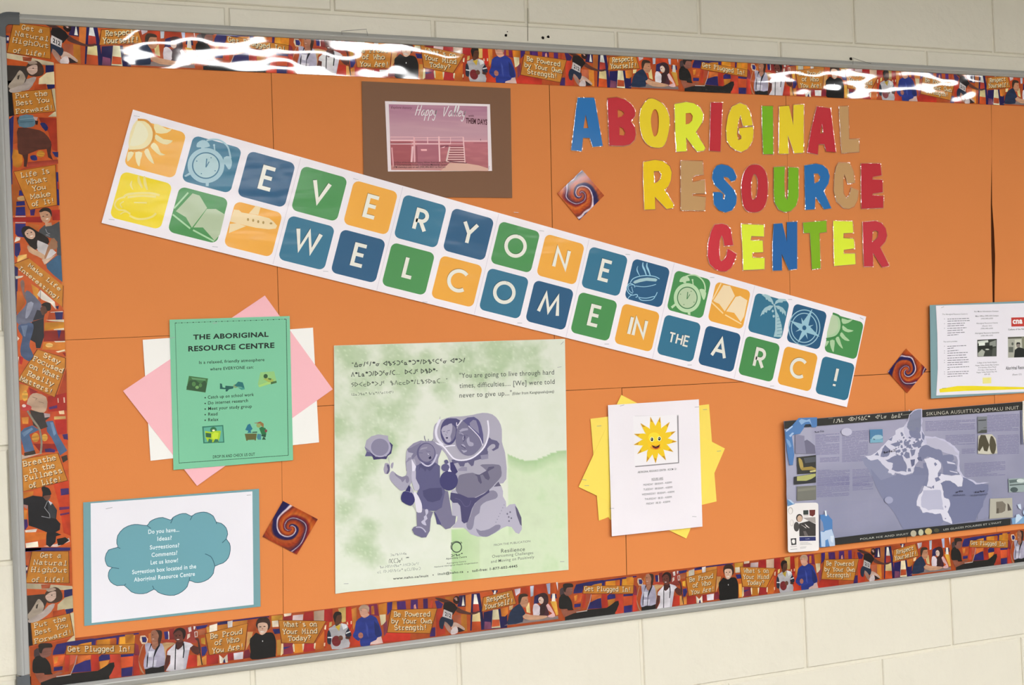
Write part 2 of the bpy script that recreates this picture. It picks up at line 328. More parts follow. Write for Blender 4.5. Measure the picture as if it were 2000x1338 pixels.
# block wall behind the board
wl=bpy.data.objects.new('wall_back',None); COL.objects.link(wl); struct(wl)
box('mortar',X0,X1,.0045,.25,0,ZT,MMORT,wl)
zj=H-(.7631+.4064)            # a bed joint; courses every .2032
BW,BH,JT=.4064,.2032,.0075
xj=.7936                      # a head joint in the course under the board's lower edge
proto={}
k0=int(math.floor((0-zj)/BH))
for r in range(k0,k0+16):
    za=max(zj+r*BH+JT/2,0.001); zb=min(zj+(r+1)*BH-JT/2,ZT-.001)
    if zb-za<.03: continue
    off=xj+(0 if r%2 else BW/2)+XOFF
    c=int(math.floor((X0-off)/BW))
    for i in range(c,c+23):
        xa=max(off+i*BW+JT/2,X0+.001); xb=min(off+(i+1)*BW-JT/2,X1-.001)
        if xb-xa<.04: continue
        key=(round(xb-xa,3),round(zb-za,3)); cx,cz=(xa+xb)/2,(za+zb)/2; dy=R.uniform(-.0006,.0006)
        if key in proto:
            o=bpy.data.objects.new('block',proto[key]); o.parent=wl; o.location=(cx,.0025+dy,cz); COL.objects.link(o)
        else:
            o=box('block',xa,xb,0,.005,za,zb,MBLOCK,wl,bev=.0022); proto[key]=o.data; o.location=(cx,.0025+dy,cz)
MHOLE=pmat('dark_screw_hole',rgb('#1c1814'),.9,.1)
for a,b,r_ in ((988,69,.0032),(1060.5,74,.0034),(1071,72,.0033),(1662,115,.004),(991,62,.0012)):
    x,z=Wp(a,b,.0010); v=[(x,-.0009,z)]+[(x+r_*math.cos(t*.785)*R.uniform(.8,1.2),-.0011,z+r_*math.sin(t*.785)*R.uniform(.8,1.2)) for t in range(8)]
    mk('screw_hole',v,[(0,1+i,1+(i+1)%8) for i in range(8)],MHOLE,wl)
p_,q_=Wp(1030,16,.0012),Wp(1031.2,16,.0012); r_,u_=Wp(1031.6,80,.0012),Wp(1030.2,80,.0012)
mk('hairline_crack',[(a,-.0012,b) for a,b in (p_,q_,r_,u_)],[(3,2,1,0)],pmat('crack_shadow',rgb('#7c7868'),.9,.1),wl)
# ceiling lamps: recessed troffers in one row along the corridor
def emis(n,st):
    m=bpy.data.materials.new(n); m.use_nodes=True; b=m.node_tree.nodes['Principled BSDF']
    b.inputs['Base Color'].default_value=(.9,.9,.9,1); b.inputs['Emission Color'].default_value=(*LCOL,1); b.inputs['Emission Strength'].default_value=st; return m
MEM={s:emis('lamp_diffuser_light',s) for s in {l[4] for l in LAMPS}}
for i,(lx,ly,lw,ll,ls) in enumerate(LAMPS):
    e=bpy.data.objects.new('ceiling_light',None); e.location=(lx,ly,ZT); COL.objects.link(e)
    tag(e,'%s recessed ceiling light above the corridor in the %s'%(('left-hand','middle','right-hand')[i%3],'row nearer the board' if i<3 else 'row farther from the board'),'light','ceiling lights of the corridor')
    for (a,b,c,d) in ((-ll/2-.02,ll/2+.02,-lw/2-.02,-lw/2),(-ll/2-.02,ll/2+.02,lw/2,lw/2+.02),(-ll/2-.02,-ll/2,-lw/2,lw/2),(ll/2,ll/2+.02,-lw/2,lw/2)):
        box('frame_strip',lx+a,lx+b,ly+c,ly+d,ZT-.012,ZT-.0005,MALU,e)
    box('diffuser',lx-ll/2,lx+ll/2,ly-lw/2,ly+lw/2,ZT-.006,ZT-.001,MEM[ls],e)
# ================= the board =================
BL,BR,BT,BB=.3862,3.02,H+.0088,H-1.2078
bd=bpy.data.objects.new('bulletin_board',None); bd.location=((BL+BR)/2,0,(BT+BB)/2); COL.objects.link(bd)
tag(bd,'long wall-mounted bulletin board with aluminium frame on cream block wall','board')
box('backing_panel',BL+.004,BR-.004,-.0085,-.0008,BB+.004,BT-.004,MBOARD,bd)
PR=[(0,.0008),(0,.008),(.002,.0125),(.006,.0172),(.009,.0198),(.0108,.0206),(.0125,.0198),(.0140,.0180),(.0208,.0142),(.0215,.0122)]
PRT=PR[:-2]+[(.0178,.0145),(.0185,.0122)]
PRB=[(0,.0008),(0,.0095),(.004,.0145),(.009,.0185),(.0118,.0206),(.0135,.0202),(.0148,.0178),(.0172,.0142),(.0178,.0122)]
def rail(name,a,b,mat,side):
    PR=PRT if side=='top' else PRB if side=='bottom' else globals()['PR']
    v=[];f=[];n=len(PR)
    for e in (0,1):
        for t,d in PR:
            if side=='top': v.append(((a,b)[e],-d,BT-t))
            elif side=='bottom': v.append(((a,b)[e],-d,BB+t))
            elif side=='left': v.append((BL+t,-d,(a,b)[e]))
            else: v.append((BR-t,-d,(a,b)[e]))
    for i in range(n-1): f.append((i,i+1,i+1+n,i+n))
    f.append(tuple(range(n))); f.append(tuple(range(n,2*n))[::-1])
    bm=mk(name,v,f,mat,bd); return bm
rail('frame_rail',BL+.045,BR-.045,MALU,'top'); rail('frame_rail',BL+.045,BR-.045,MALU,'bottom')
rail('frame_rail',BB+.045,BT-.045,MALUV,'left'); rail('frame_rail',BB+.045,BT-.045,MALUV,'right')
# grey plastic corner caps, rounded
def cap(sx,sz,label):
    ox=BL-.001 if sx>0 else BR+.001; oz=BB-.001 if sz>0 else BT+.001
    r0=.030; prof=[(0,.0008),(0,.014),(.003,.0205),(.008,.0222),(.0115,.020),(.0225,.0152),(.0225,.0126)]
    path=[]   # outer path: from far along x, around the corner, to far along z ; (point, inward normal)
    path.append(((.046,0),(0,1)));path.append(((r0,0),(0,1)))
    for i in range(1,8):
        t=math.radians(90*i/8); path.append(((r0-r0*math.sin(t),r0-r0*math.cos(t)),(math.sin(t),math.cos(t))))
    path.append(((0,r0),(1,0)));path.append(((0,.046),(1,0)))
    v=[];f=[];n=len(prof)
    for (p,nn) in path:
        for t,d in prof: v.append((ox+sx*(p[0]+nn[0]*t),-d,oz+sz*(p[1]+nn[1]*t)))
    for i in range(len(path)-1):
        for j in range(n-1): f.append((i*n+j,i*n+j+1,(i+1)*n+j+1,(i+1)*n+j))
    mk('corner_cap',v,f,MGREY,bd,smooth=False)
for sx in (1,-1):
    for sz in (1,-1): cap(sx,sz,'')
# wire hooks over the top rail
def wire(name,P3,r,mat,parent=None,label=None,cat=None,group=None):
    v=[];f=[];m=6
    for i,p in enumerate(P3):
        p=Vector(p); a=Vector(P3[max(i-1,0)]); b=Vector(P3[min(i+1,len(P3)-1)]); t=(b-a).normalized()
        u=t.cross(Vector((0,1,.2))).normalized(); w_=t.cross(u)
        for k in range(m): q=p+u*r*math.cos(k*6.283/m)+w_*r*math.sin(k*6.283/m); v.append(tuple(q))
    for i in range(len(P3)-1):
        for k in range(m): f.append((i*m+k,i*m+(k+1)%m,(i+1)*m+(k+1)%m,(i+1)*m+k))
    f.append(tuple(range(m))); f.append(tuple(range((len(P3)-1)*m,len(P3)*m))[::-1])
    o=mk(name,v,f,mat,parent); tag(o,label,cat,group); return o
def w3(px,py,d): x,z=Wp(px,py,d); return (x,-d,z)
MWIRE=pmat('dull_wire',rgb('#8c8880'),.4,.5,metal=.6)
wire('wire_clip',[w3(668,68,.0225),w3(667,61,.0215),w3(676,60,.023),w3(716,57,.024),w3(717,63,.0225),w3(718.5,70.5,.0215)],.0006,MWIRE,None,'bent thin wire clip hooked on the top rail, left one above the glare','clip')
wire('wire_clip',[w3(1666,126,.022),w3(1666,113,.022),w3(1680,118,.0235),w3(1701,124.5,.0225)],.0006,MWIRE,None,'bent thin wire clip hooked on the top rail, right one beside a round hole','clip')
# ================= orange paper =================
OC='#ee9251'
MOR=pmat('orange_construction_paper',None,.85,.25,nscale=400,ndist=.0001,var=.03,detail=3)
def osh(st,label,d):
    return sheet('orange_paper',st,d,OC,MOR,label,'paper','orange paper lining the board',th=.0003,e=EOR)[0]
osh('20,55 527.5,88 545,646 126,664 20,667','orange backing sheet lining the upper left corner of the board',.0096)
osh('20,667.8 126,664.8 545,646.8 549.5,820 553.5,1280 50,1322','orange backing sheet lining the lower left corner of the board',.0096)
osh('528.5,88 1072,150 1077.5,400 1084,763.5 549,797.5 546,646','orange backing sheet behind the middle of the welcome banner',.0099)
osh('549.8,798.5 1084,764.5 1213.8,757.8 1219,900 1224.8,1192 554.5,1280','orange backing sheet behind the carved-figures poster',.0096)
osh('1073.2,150 1534,172 1538,330 1546,740.5 1215,757 1085,763.3 1078.6,400','orange backing sheet behind the first letters of the big heading',.0096)
osh('1535,172 1935.5,200 1937,300 1935.2,400 1936,480 1938,550 1941,719 1547,740','orange backing sheet right of the red letter E and R',.0099)
osh('1936.3,200 2060,206 2060,714 1942,718.6 1942.6,560 1943.6,500 1941.5,450 1937.8,400','orange backing sheet with a bulging slit along its left edge',.0104)
osh('1215,758.3 1546,741.3 1767,729.5 1770.5,1120 1226,1192 1220.3,900','orange backing sheet behind the sunny opening-hours notice',.0098)
osh('1767.6,729.5 1941,720 1946,1000 1947,1096 1771.5,1120','orange backing sheet behind the blue map, left of a short seam',.0099)
osh('1942,719.6 2060,715 2060,1082 1947.8,1096','orange backing sheet in the lower right beyond the short seam',.0096)
# ================= laminated border strips =================
K1,K2,K3,K4,K5,K6=K(50,1200,9.0909),K(250,1200,10),K(430,1180,10),K(600,1160,10),K(780,1140,10),K(930,1120,10)
# each entry: colour, outline (in its detail view), smoothing
BG=[(K1,'#c4501f',"0,560 560,480 560,1260 60,1290"),
(K1,'#2a2368',"550,530 860,470 1160,430 1240,430 1240,500 1190,545 740,555 690,700 480,720 490,650"),(K1,'#d98a22',"1000,520 1170,490 1170,550 900,555"),(K1,'#3a1f62',"1230,430 1650,370 2010,325 2010,352 1660,402 1640,545 1610,545 1615,425 1250,462 1240,550 1190,550"),
(K1,'#d98a22',"1270,455 1500,430 1500,545 1265,548"),(K1,'#c4601f',"1500,430 1600,415 1600,540 1500,545"),(K1,'#e09a28',"1670,405 1940,372 1930,532 1660,538"),
(K1,'#d9602a',"480,740 700,720 660,880 500,930"),(K1,'#e08a30',"500,770 580,740 560,860 510,880"),(K1,'#2a2368',"500,940 660,920 650,990 500,1010"),(K1,'#c43d25',"700,715 780,715 770,1010 690,1020"),(K1,'#c4563a',"790,720 930,720 880,860 790,905"),
(K1,'#d97030',"920,740 1160,720 1150,800 1040,830 930,875"),(K1,'#2a2368',"880,900 1060,820 1150,800 1165,1010 800,1040"),(K1,'#b5301f',"1170,715 1290,715 1310,990 1165,1010"),(K1,'#2a2368',"1300,760 1350,715 1490,715 1500,800 1300,835"),(K1,'#d98a30',"1310,840 1490,810 1440,930 1330,980"),
(K1,'#c4402a',"1500,715 1680,710 1690,1110 1500,1130"),(K1,'#2a2368',"1690,715 1920,700 1925,740 1690,760"),(K1,'#d9562a',"1690,760 1910,740 1900,920 1700,950"),(K1,'#2a2368',"1700,960 1900,930 1890,1090 1700,1110"),(K1,'#3a1f62',"1925,560 1960,520 1950,1090 1900,1090"),(K1,'#b83a24',"0,1100 100,1120 130,1270 60,1290"),
(K2,'#c83a26',"110,780 200,780 230,1190 100,1200"),(K2,'#8a2a3a',"130,560 200,600 230,800 120,800"),(K2,'#e8c8a8',"240,420 330,410 390,480 370,580 270,580 230,500"),(K2,'#2e2a70',"265,440 350,440 370,500 350,550 280,545"),
(K2,'#d08020',"-60,400 110,380 120,560 -50,570"),(K2,'#c87030',"400,380 460,350 450,560 400,560"),(K2,'#2a2368',"700,340 780,330 790,480 720,490"),(K2,'#e8dcd0',"780,330 800,340 805,480 785,500 790,420"),(K2,'#8a2a28',"800,290 900,270 910,500 810,510"),(K2,'#b8402c',"640,500 900,490 920,560 680,560"),
(K2,'#9a3a30',"1100,260 1320,230 1340,560 1100,560"),(K2,'#e8dcd8',"1170,260 1230,240 1240,330 1190,350"),(K2,'#e8d0c0',"1160,390 1210,370 1210,440 1150,490"),(K2,'#e8dcd8',"1280,230 1320,235 1300,300 1280,290"),(K2,'#2a2368',"1320,235 1560,200 1520,260 1340,300"),(K2,'#b0603a',"1360,310 1510,290 1500,395 1370,410"),
(K2,'#f0e4d0',"1590,220 1740,180 1740,330 1590,370"),(K2,'#e0a040',"1530,250 1590,240 1590,370 1540,380"),(K2,'#2a2368',"1740,160 1960,130 1940,185 1750,210"),(K2,'#d08028',"1750,220 1940,190 1940,280 1750,320"),
(K2,'#c43522',"1180,800 1340,790 1350,1010 1140,1040"),(K2,'#d89850',"1350,800 1420,800 1440,990 1350,1010"),(K2,'#2e2a70',"1430,640 1530,620 1550,700 1500,800 1440,820"),(K2,'#d8a030',"1420,470 1500,450 1510,590 1430,570"),(K2,'#d88a38',"1440,850 1530,800 1530,980 1450,990"),
(K2,'#a82a22',"1540,790 1770,780 1760,960 1530,990"),(K2,'#e8dcc8',"1780,790 1860,860 1940,780 1950,940 1900,945 1880,870 1840,955 1790,955"),(K2,'#2a2a60',"1860,900 1885,865 1905,945 1860,950"),
(K3,'#1e1a50',"-10,350 140,325 140,360 -10,385"),(K3,'#e8e0dc',"140,340 240,320 235,460 150,480"),(K3,'#3a1f62',"240,315 700,255 950,235 960,255 700,285 240,345"),(K3,'#c88030',"240,345 530,310 520,390 240,450"),(K3,'#b85020',"540,310 700,290 690,520 540,520"),(K3,'#d8a060',"530,540 640,540 600,700 500,900"),
(K3,'#e8e0e8',"260,960 450,930 440,1070 270,1090"),(K3,'#9a2228',"145,965 255,950 255,1090 145,1110"),(K3,'#7a2030',"470,910 560,880 610,1040 450,1070"),
(K3,'#c89030',"1000,230 1220,210 1210,330 1130,330 1140,400 1000,450"),(K3,'#e8d8c0',"1010,330 1130,320 1140,440 1020,450"),(K3,'#24246a',"1020,490 1150,480 1185,570 1060,585"),(K3,'#c86020',"1060,590 1190,580 1210,990 1080,1020"),(K3,'#e0a040',"1100,700 1180,690 1190,990 1110,1000"),
(K3,'#8a2028',"1230,240 1400,210 1410,310 1230,320"),(K3,'#f0d8c0',"1240,190 1390,175 1380,222 1250,245"),(K3,'#d0b8b8',"1420,220 1620,200 1610,315 1410,315"),(K3,'#a82020',"1640,160 1810,140 1825,320 1620,325"),(K3,'#c8a890',"1830,165 2010,150 2010,330 1840,325"),
(K3,'#e8d0a0',"1195,770 1230,770 1235,960 1180,1010"),(K3,'#8a2a40',"1240,770 1410,765 1420,960 1230,990"),(K3,'#2e2a70',"1230,840 1390,825 1240,885"),(K3,'#d08020',"1425,770 1640,765 1620,940 1440,960"),(K3,'#f0e0b8',"1430,770 1450,800 1450,930 1430,930 1412,800"),(K3,'#f0e0b8',"1600,780 1640,770 1635,850 1610,920"),(K3,'#a82828',"1640,765 1830,765 1860,910 1620,940"),(K3,'#c86020',"1830,760 2010,500 2010,900 1850,920"),
(K4,'#a82020',"330,310 490,290 500,540 330,540"),(K4,'#c8a890',"130,340 330,315 325,530 130,530"),(K4,'#c8a860',"600,290 750,260 750,540 680,560"),(K4,'#b82418',"750,260 860,250 885,600 840,700 760,640"),(K4,'#f0c8a0',"765,560 790,540 800,600 775,600"),(K4,'#f0c8a0',"845,530 870,530 865,590 845,590"),(K4,'#d08030',"860,300 960,260 960,560 900,700 880,560"),
(K4,'#c83a1c',"820,700 920,700 1030,950 1030,1010 830,1030"),(K4,'#7a2048',"1190,215 1360,195 1400,430 1220,420"),(K4,'#c87020',"1250,240 1300,230 1310,400 1250,400"),(K4,'#c87820',"1390,210 1550,170 1540,400 1400,410"),(K4,'#d8c8a0',"1410,410 1530,400 1530,560 1440,620"),(K4,'#8a3a50',"1480,600 1560,500 1560,760 1500,900"),
(K4,'#3a2070',"1560,170 1660,155 1650,310 1560,420"),(K4,'#c87820',"1660,155 1740,150 1750,310 1655,310"),(K4,'#4a2068',"1745,150 1915,140 1930,310 1760,310"),(K4,'#c03020',"1440,900 1560,750 2010,760 2010,900 1440,960"),(K4,'#b02828',"-10,975 150,960 150,1090 -10,1120"),(K4,'#f0d8b0',"130,960 165,960 150,1080 125,1060"),(K4,'#c86820',"165,950 340,700 330,1060 160,1090"),(K4,'#b83818',"330,560 440,540 400,760 370,1050 330,1060"),(K4,'#f0d8b0',"340,620 370,600 360,700 330,690"),(K4,'#f0c8a0',"320,960 350,950 345,1020 320,1020"),(K4,'#e0c070',"430,560 480,540 470,620 420,650"),
(K5,'#4a2068',"0,350 110,340 125,500 0,500"),(K5,'#4a2068',"220,320 355,308 360,500 215,500"),(K5,'#d89080',"280,420 310,400 330,495 275,495"),(K5,'#4a2068',"460,300 550,290 555,490 465,490"),(K5,'#b84020',"600,330 650,320 660,480 600,480"),(K5,'#3a2060',"690,340 760,330 850,400 820,480 730,490"),
(K5,'#3a2060',"600,960 640,860 700,850 700,1030 590,1040"),(K5,'#c03a22',"710,500 830,480 900,980 720,1030"),(K5,'#c07020',"880,260 1050,240 1040,330 900,300"),(K5,'#2a1a4a',"1160,235 1285,220 1295,450 1130,450"),(K5,'#f4ece0',"1240,240 1272,430 1215,432"),(K5,'#c87030',"1290,230 1410,200 1390,560 1290,560"),
(K5,'#b86040',"1050,620 1200,600 1210,800 1060,760"),(K5,'#d08028',"1200,600 1310,600 1320,930 1210,930"),(K5,'#1e1650',"1405,200 1570,185 1600,400 1640,700 1640,900 1600,905 1380,920 1390,580"),(K5,'#f4ece0',"1455,210 1500,210 1540,400 1440,405"),(K5,'#b84030',"1435,400 1545,400 1560,540 1430,560"),(K5,'#e0c890',"1425,590 1568,560 1582,740 1415,745"),(K5,'#c8501f',"1415,742 1582,738 1592,905 1405,920"),
(K5,'#c87030',"1565,180 1800,140 1810,240 1640,270 1600,400"),(K5,'#1e1650',"1640,560 1810,520 2100,460 2100,860 1640,900"),(K5,'#e8d8b0',"1820,510 1925,500 1950,700 1970,860 1795,870"),(K5,'#c05028',"1812,705 1950,700 1955,825 1800,845"),(K5,'#7a4060',"1660,740 1780,750 1790,880 1650,895"),(K5,'#1e1650',"1800,130 1925,130 1880,200 1800,190"),(K5,'#f4ece0',"1850,140 1875,205 1830,205"),
(K6,'#c0501f',"70,380 300,350 700,290 700,340 140,480 80,480"),(K6,'#1e1650',"310,345 420,330 400,380 330,400"),(K6,'#f4ece0',"350,335 385,335 375,410 330,405"),(K6,'#d07828',"470,690 620,650 620,780 560,840 490,840"),(K6,'#f0c890',"640,640 720,620 700,700 640,720"),
(K6,'#c04a20',"720,310 1050,250 1050,900 720,900"),(K6,'#d8c8d0',"740,310 860,290 850,380 770,440"),(K6,'#b83c18',"860,285 1040,255 1040,480 1000,430 870,380"),(K6,'#e8d090',"960,640 1030,560 1055,780 980,760"),(K6,'#c0c8d8',"1050,250 1120,240 1110,440 1060,455"),(K6,'#b83c18',"1125,232 1350,200 1380,400 1240,390 1130,450"),(K6,'#2a2458',"1130,450 1220,400 1220,580 1120,600"),(K6,'#b8c0e0',"1365,205 1440,190 1440,400 1400,400"),(K6,'#c05018',"1450,190 1550,178 1580,860 1420,860"),
(K6,'#1e1650',"1455,410 1560,400 1570,490 1450,490"),(K6,'#f4ece0',"1480,395 1530,395 1545,550 1470,550"),(K6,'#e0a840',"1440,545 1560,545 1600,800 1560,820"),(K6,'#f0e8e8',"1555,165 1590,160 1590,340"),(K6,'#b8401c',"1570,400 1640,640 1760,840 1620,870 1530,640"),(K6,'#1e1650',"1590,185 1700,170 1700,270 1600,340")]
CR='#ecd8b0'
def slog(a,pan,lines,wd,e_=0):
    a.poly('#6a2c10',pan[1]); a.poly('#c8802a',pan[0])
    for (t,x0,y0,x1,y1,h) in lines: a.strokes(t,TYPE,x0,y0,x1,y1,h,CR,wd,perp=a.perp,sh=(wd*.75,wd*.7))
def grow(st,g):
    p=pts(st); cx=sum(q[0] for q in p)/len(p); cy=sum(q[1] for q in p)/len(p)
    return [(x+g*(1 if x>cx else -1),y+g*(1 if y>cy else -1)*.7) for x,y in p]
def grp_laptop(a):
    a.k=K1
    a.poly('#4a3a3c',"150,640 250,600 260,740 170,800",2); a.poly('#9a5a45',"160,1030 330,1040 340,1080 480,1070 600,1010 660,1040 560,1090 420,1170 300,1210 250,1210",2)
    a.poly('#1e1c1c',"270,1210 480,1130 800,1050 1000,1030 1280,1000 1400,930 1500,860 1570,850 1580,920 1520,1050 1480,1100 1490,1160 1000,1220 270,1290"); a.poly('#1c1a1a',"200,740 290,735 380,800 440,900 460,1030 480,1060 340,1070 320,1040 150,1040 122,950 130,830 160,780",3)
    a.poly('#8a5a4e',"250,600 330,590 400,570 450,600 462,660 455,700 420,740 340,770 280,750 250,700",3); a.poly('#2a201e',"230,540 300,510 450,515 475,580 400,590 330,600 300,640 285,690 250,680 235,620",3)
    a.line('#b9a7a0',"910,730 880,870 800,1065",14); a.line('#d8c8c0',"545,1105 805,1068",16)
def grp_women(a):
    a.k=K2
    a.poly('#c8a070',"670,560 830,550 920,565 790,650 740,720 740,900 700,960 650,800 660,680",2); a.poly('#b98a68',"320,570 280,640 230,800 210,900 280,1090 320,1140 300,1160 240,1080 205,930 220,780 270,620",2)
    a.poly('#1c1a1c',"330,1060 700,985 715,1130 340,1190"); a.poly('#b4aec4',"330,580 440,560 470,650 540,690 620,560 700,640 712,990 450,1035 320,1065 310,900 350,750",2); a.poly('#dcdae8',"390,720 510,720 480,840 400,830"); a.poly('#d8d4e4',"370,900 560,890 540,1010 370,1030")
    a.poly('#a87058',"455,330 560,310 605,400 575,520 590,600 540,690 470,650 470,560 450,470",3); a.poly('#3a2620',"540,305 650,320 662,420 630,560 600,630 585,500 600,420 570,340",3)
    a.ell('#4a2a22',480,400,14,8); a.ell('#d8b0a0',490,480,24,8)
    a.poly('#141420',"440,580 470,575 400,730 378,1030 360,1030 368,840") ; a.poly('#141420',"605,580 625,600 560,720 510,830 488,1050 474,1050 500,810 530,690")
    a.poly('#5a2c26',"760,790 825,800 830,860 790,980 725,1100 700,1070 720,930",2); a.poly('#5a2c26',"1210,650 1270,600 1370,640 1350,520 1305,480 1370,460 1400,560 1420,700 1360,790 1260,740",2); a.line('#3a2a2a',"1375,560 1445,985",22)
    a.poly('#e4dee6',"920,570 770,720 758,790 830,800 820,960 738,1100 900,1110 1130,1060 1140,900 1200,700 1210,650 1272,600 1220,560 1090,528 1050,620 980,690",1); a.poly('#c8c4d0',"1090,700 1200,690 1130,1060 1080,1070")
    a.poly('#4a2420',"935,540 1070,500 1075,600 975,690 930,640",2); a.poly('#6a382e',"890,400 920,330 1020,290 1090,340 1100,430 1060,520 990,545 920,500",3); a.poly('#2a1614',"878,390 920,295 1020,258 1110,300 1125,400 1080,490 1060,360 1000,310 930,340",3); a.ell('#f0e0d8',975,490,28,8); a.ell('#1c100e',940,420,16,8); a.ell('#1c100e',1010,410,16,8)
    a.poly('#141420',"925,590 950,600 935,700 925,1080 905,1080 915,700"); a.poly('#141420',"1065,555 1095,560 1105,700 1085,850 1065,850 1080,700")
    a.line('#e8dcd0',"1300,345 1350,335 1352,430 1308,440",12,closed=True)
def grp_proud(a):
    a.k=PX; p="401.3,1238 483.2,1217.6 476.8,1269 409,1279"; slog(a,(p,grow(p,1.3)),(("Be Proud",410,1247.5,472.5,1237,9.2),("of Who",418.5,1260,466.5,1252.5,9.2),("You Are!",414,1276,475.5,1265.5,9.4)),1.5)
def grp_girl(a):
    a.k=K3; a.poly('#121012',"700,560 800,600 880,560 1020,560 1080,680 1090,800 1082,1000 1050,1030 620,1080 590,930 575,700 640,620",3)
    a.poly('#3a241c',"695,390 735,290 850,250 945,285 980,400 950,490 900,500 740,480 710,450",3); a.poly('#e0b8a0',"730,400 800,360 900,370 930,440 900,540 820,600 755,550",3)
    for x,y in ((780,442),(862,435)): a.ell('#2a1812',x,y,24,9)
    a.ell('#c08878',822,480,12,18); a.ell('#f4ece4',820,540,42,10); a.ell('#d0d0d0',826,722,10,16)
def grp_whats(a):
    a.k=K3; p="1140,318 2060,333 1820,762 1205,752"; slog(a,(p,grow(p,13)),(("What's on",1240,438,1880,428,88),("Your Mind",1212,580,1890,562,90),("Today?",1320,712,1765,694,88)),15)
def grp_boys(a):
    a.k=K4; a.poly('#22283a',"400,720 470,740 490,900 470,980 400,975 383,880",2); a.poly('#22283a',"770,620 820,700 862,795 830,840 750,830 745,720",2)
    a.poly('#b8b4b8',"480,640 540,600 680,580 775,600 790,680 740,760 750,860 800,880 815,1040 480,1080 470,900 450,760 415,680",2); a.poly('#e8e8ec',"660,570 760,600 780,650 700,700"); a.poly('#c8a838',"540,640 650,590 620,725"); a.line('#e8e8ec',"395,850 480,850",22); a.line('#e8e8ec',"750,770 840,735",22)
    a.poly('#5a3424',"520,400 580,360 650,380 672,440 660,540 600,610 545,620 530,500",3); a.poly('#1c1210',"503,425 550,350 640,352 665,400 590,420 560,470 540,560 515,500",3)
    a.ell('#7a2428',565,920,90,105); a.ell('#6a4030',650,860,45,50); a.ell('#4a2a20',790,860,50,24)
    a.poly('#d8b8b0',"1380,820 1440,830 1475,960 1330,985 1220,990 1260,910",1); a.poly('#24368a',"1060,450 1130,470 1200,410 1330,450 1380,540 1440,700 1452,820 1370,850 1340,900 1230,950 1215,1010 1040,1020 1030,880 1000,920 900,850 890,790 930,700 950,540",2)
    a.poly('#1a2868',"1300,520 1400,640 1440,800 1370,850 1320,800"); a.poly('#3a4ca0',"1130,540 1180,640 1200,860 1160,800")
    a.poly('#d8a088',"1020,290 1080,240 1160,260 1180,360 1205,415 1120,465 1060,440 1025,380",3); a.poly('#b89880',"1000,290 1050,225 1150,215 1205,265 1195,360 1160,310 1080,280 1030,325",3); a.ell('#b07060',1040,810,48,58); a.ell('#3a2420',1050,320,10,6)
def grp_powered(a):
    a.k=PX; p="764,1191.7 852.6,1188.6 839,1236.7 756,1235"; slog(a,(p,grow(p,1.4)),(("Be Powered",768.5,1204,839.5,1203.6,9),("by Your Own",763.2,1217.3,842.2,1216.8,9),("Strength!",769.6,1230,833,1229.4,9)),1.5)
def grp_jumper(a):
    a.k=K5; a.poly('#4a2a24',"685,280 760,275 900,310 1000,350 990,400 870,370 780,340",2); a.poly('#5a342c',"1100,440 1200,500 1330,550 1440,570 1545,525 1520,580 1400,605 1250,590 1110,550",2)
    a.poly('#a88070',"860,720 920,720 1010,900 1000,975 930,910 870,800",2); a.poly('#2a1c20',"1130,850 1265,870 1268,920 1150,950"); a.poly('#c8a898',"1050,755 1150,780 1270,870 1255,910 1150,850 1080,860 1020,960 1025,900 1000,820",2); a.poly('#d8c8c8',"1005,910 1090,830 1130,870 1130,960 1010,995",2)
    a.poly('#1e1618',"870,370 1000,350 1080,400 1130,480 1040,610 860,540 850,440"); a.poly('#222c42',"790,690 850,640 1020,680 1050,760 1010,850 960,800 880,740 850,880 790,870 770,780",2); a.poly('#c8c0c0',"865,500 1030,570 1015,700 835,640"); a.text("212",885,620,1000,665,75,'#141414',.03)
    a.poly('#2a1614',"1050,290 1100,240 1160,265 1165,350 1115,400 1050,360",3); a.ell('#b08078',1095,290,30,22); a.ell('#d0b0a8',1110,320,20,10)
def grp_respect(a):
    a.k=K6; p="140,470 690,330 770,590 110,740"; slog(a,(p,grow(p,12)),(("Respect",195,562,640,452,88),("Yourself!",155,700,715,575,92)),15)
def grp_couple(a):
    a.k=K6; a.poly('#8a7a78',"820,900 1590,830 1600,890 620,1010 540,1020"); a.poly('#e8b8b8',"1350,590 1410,600 1500,740 1535,840 1440,860 1390,830 1480,780 1400,720",2); a.poly('#4a2430',"1220,620 1350,600 1420,780 1400,830 1220,830"); a.poly('#e8d8e0',"1110,620 1170,590 1230,640 1250,720 1220,825 1108,815",2)
    a.poly('#3a2024',"1200,440 1280,380 1380,410 1405,560 1350,640 1330,780 1240,800 1250,620 1310,560",3); a.poly('#e8c8b8',"1210,490 1260,455 1310,510 1290,585 1245,590 1215,550",3); a.ell('#3a2420',1235,520,14,8)
    a.poly('#d0a080',"940,780 1060,810 1250,820 1390,830 1300,885 1050,915 890,850",2); a.poly('#22304c',"820,600 870,620 955,780 900,830 900,950 610,1000 615,900 640,790 700,690",2)
    a.poly('#c08868',"850,440 980,430 1000,490 1010,540 990,630 925,665 870,625 835,545",3); a.poly('#3a2a20',"815,500 830,430 870,398 970,398 1002,445 900,460 870,520 850,580 825,590",3); a.ell('#3a2420',965,520,10,6)
GR=[('slogan_panel',None,'get'),]
def grp_get(a):
    a.k=K1; p="735,560 1930,535 1920,690 715,712"; slog(a,(p,grow(p,12)),(("Get Plugged In!",750,655,1865,652,88),),15)
UNITS=[('printed_figure',grp_laptop,0.06),('slogan_panel',grp_get,.13),('printed_figure',grp_women,.27),('slogan_panel',grp_proud,.38),('printed_figure',grp_girl,.44),('slogan_panel',grp_whats,.51),('printed_figure',grp_boys,.62),('slogan_panel',grp_powered,.72),('printed_figure',grp_jumper,.8),('slogan_panel',grp_respect,.87),('printed_figure',grp_couple,.96)]
DB=.0112
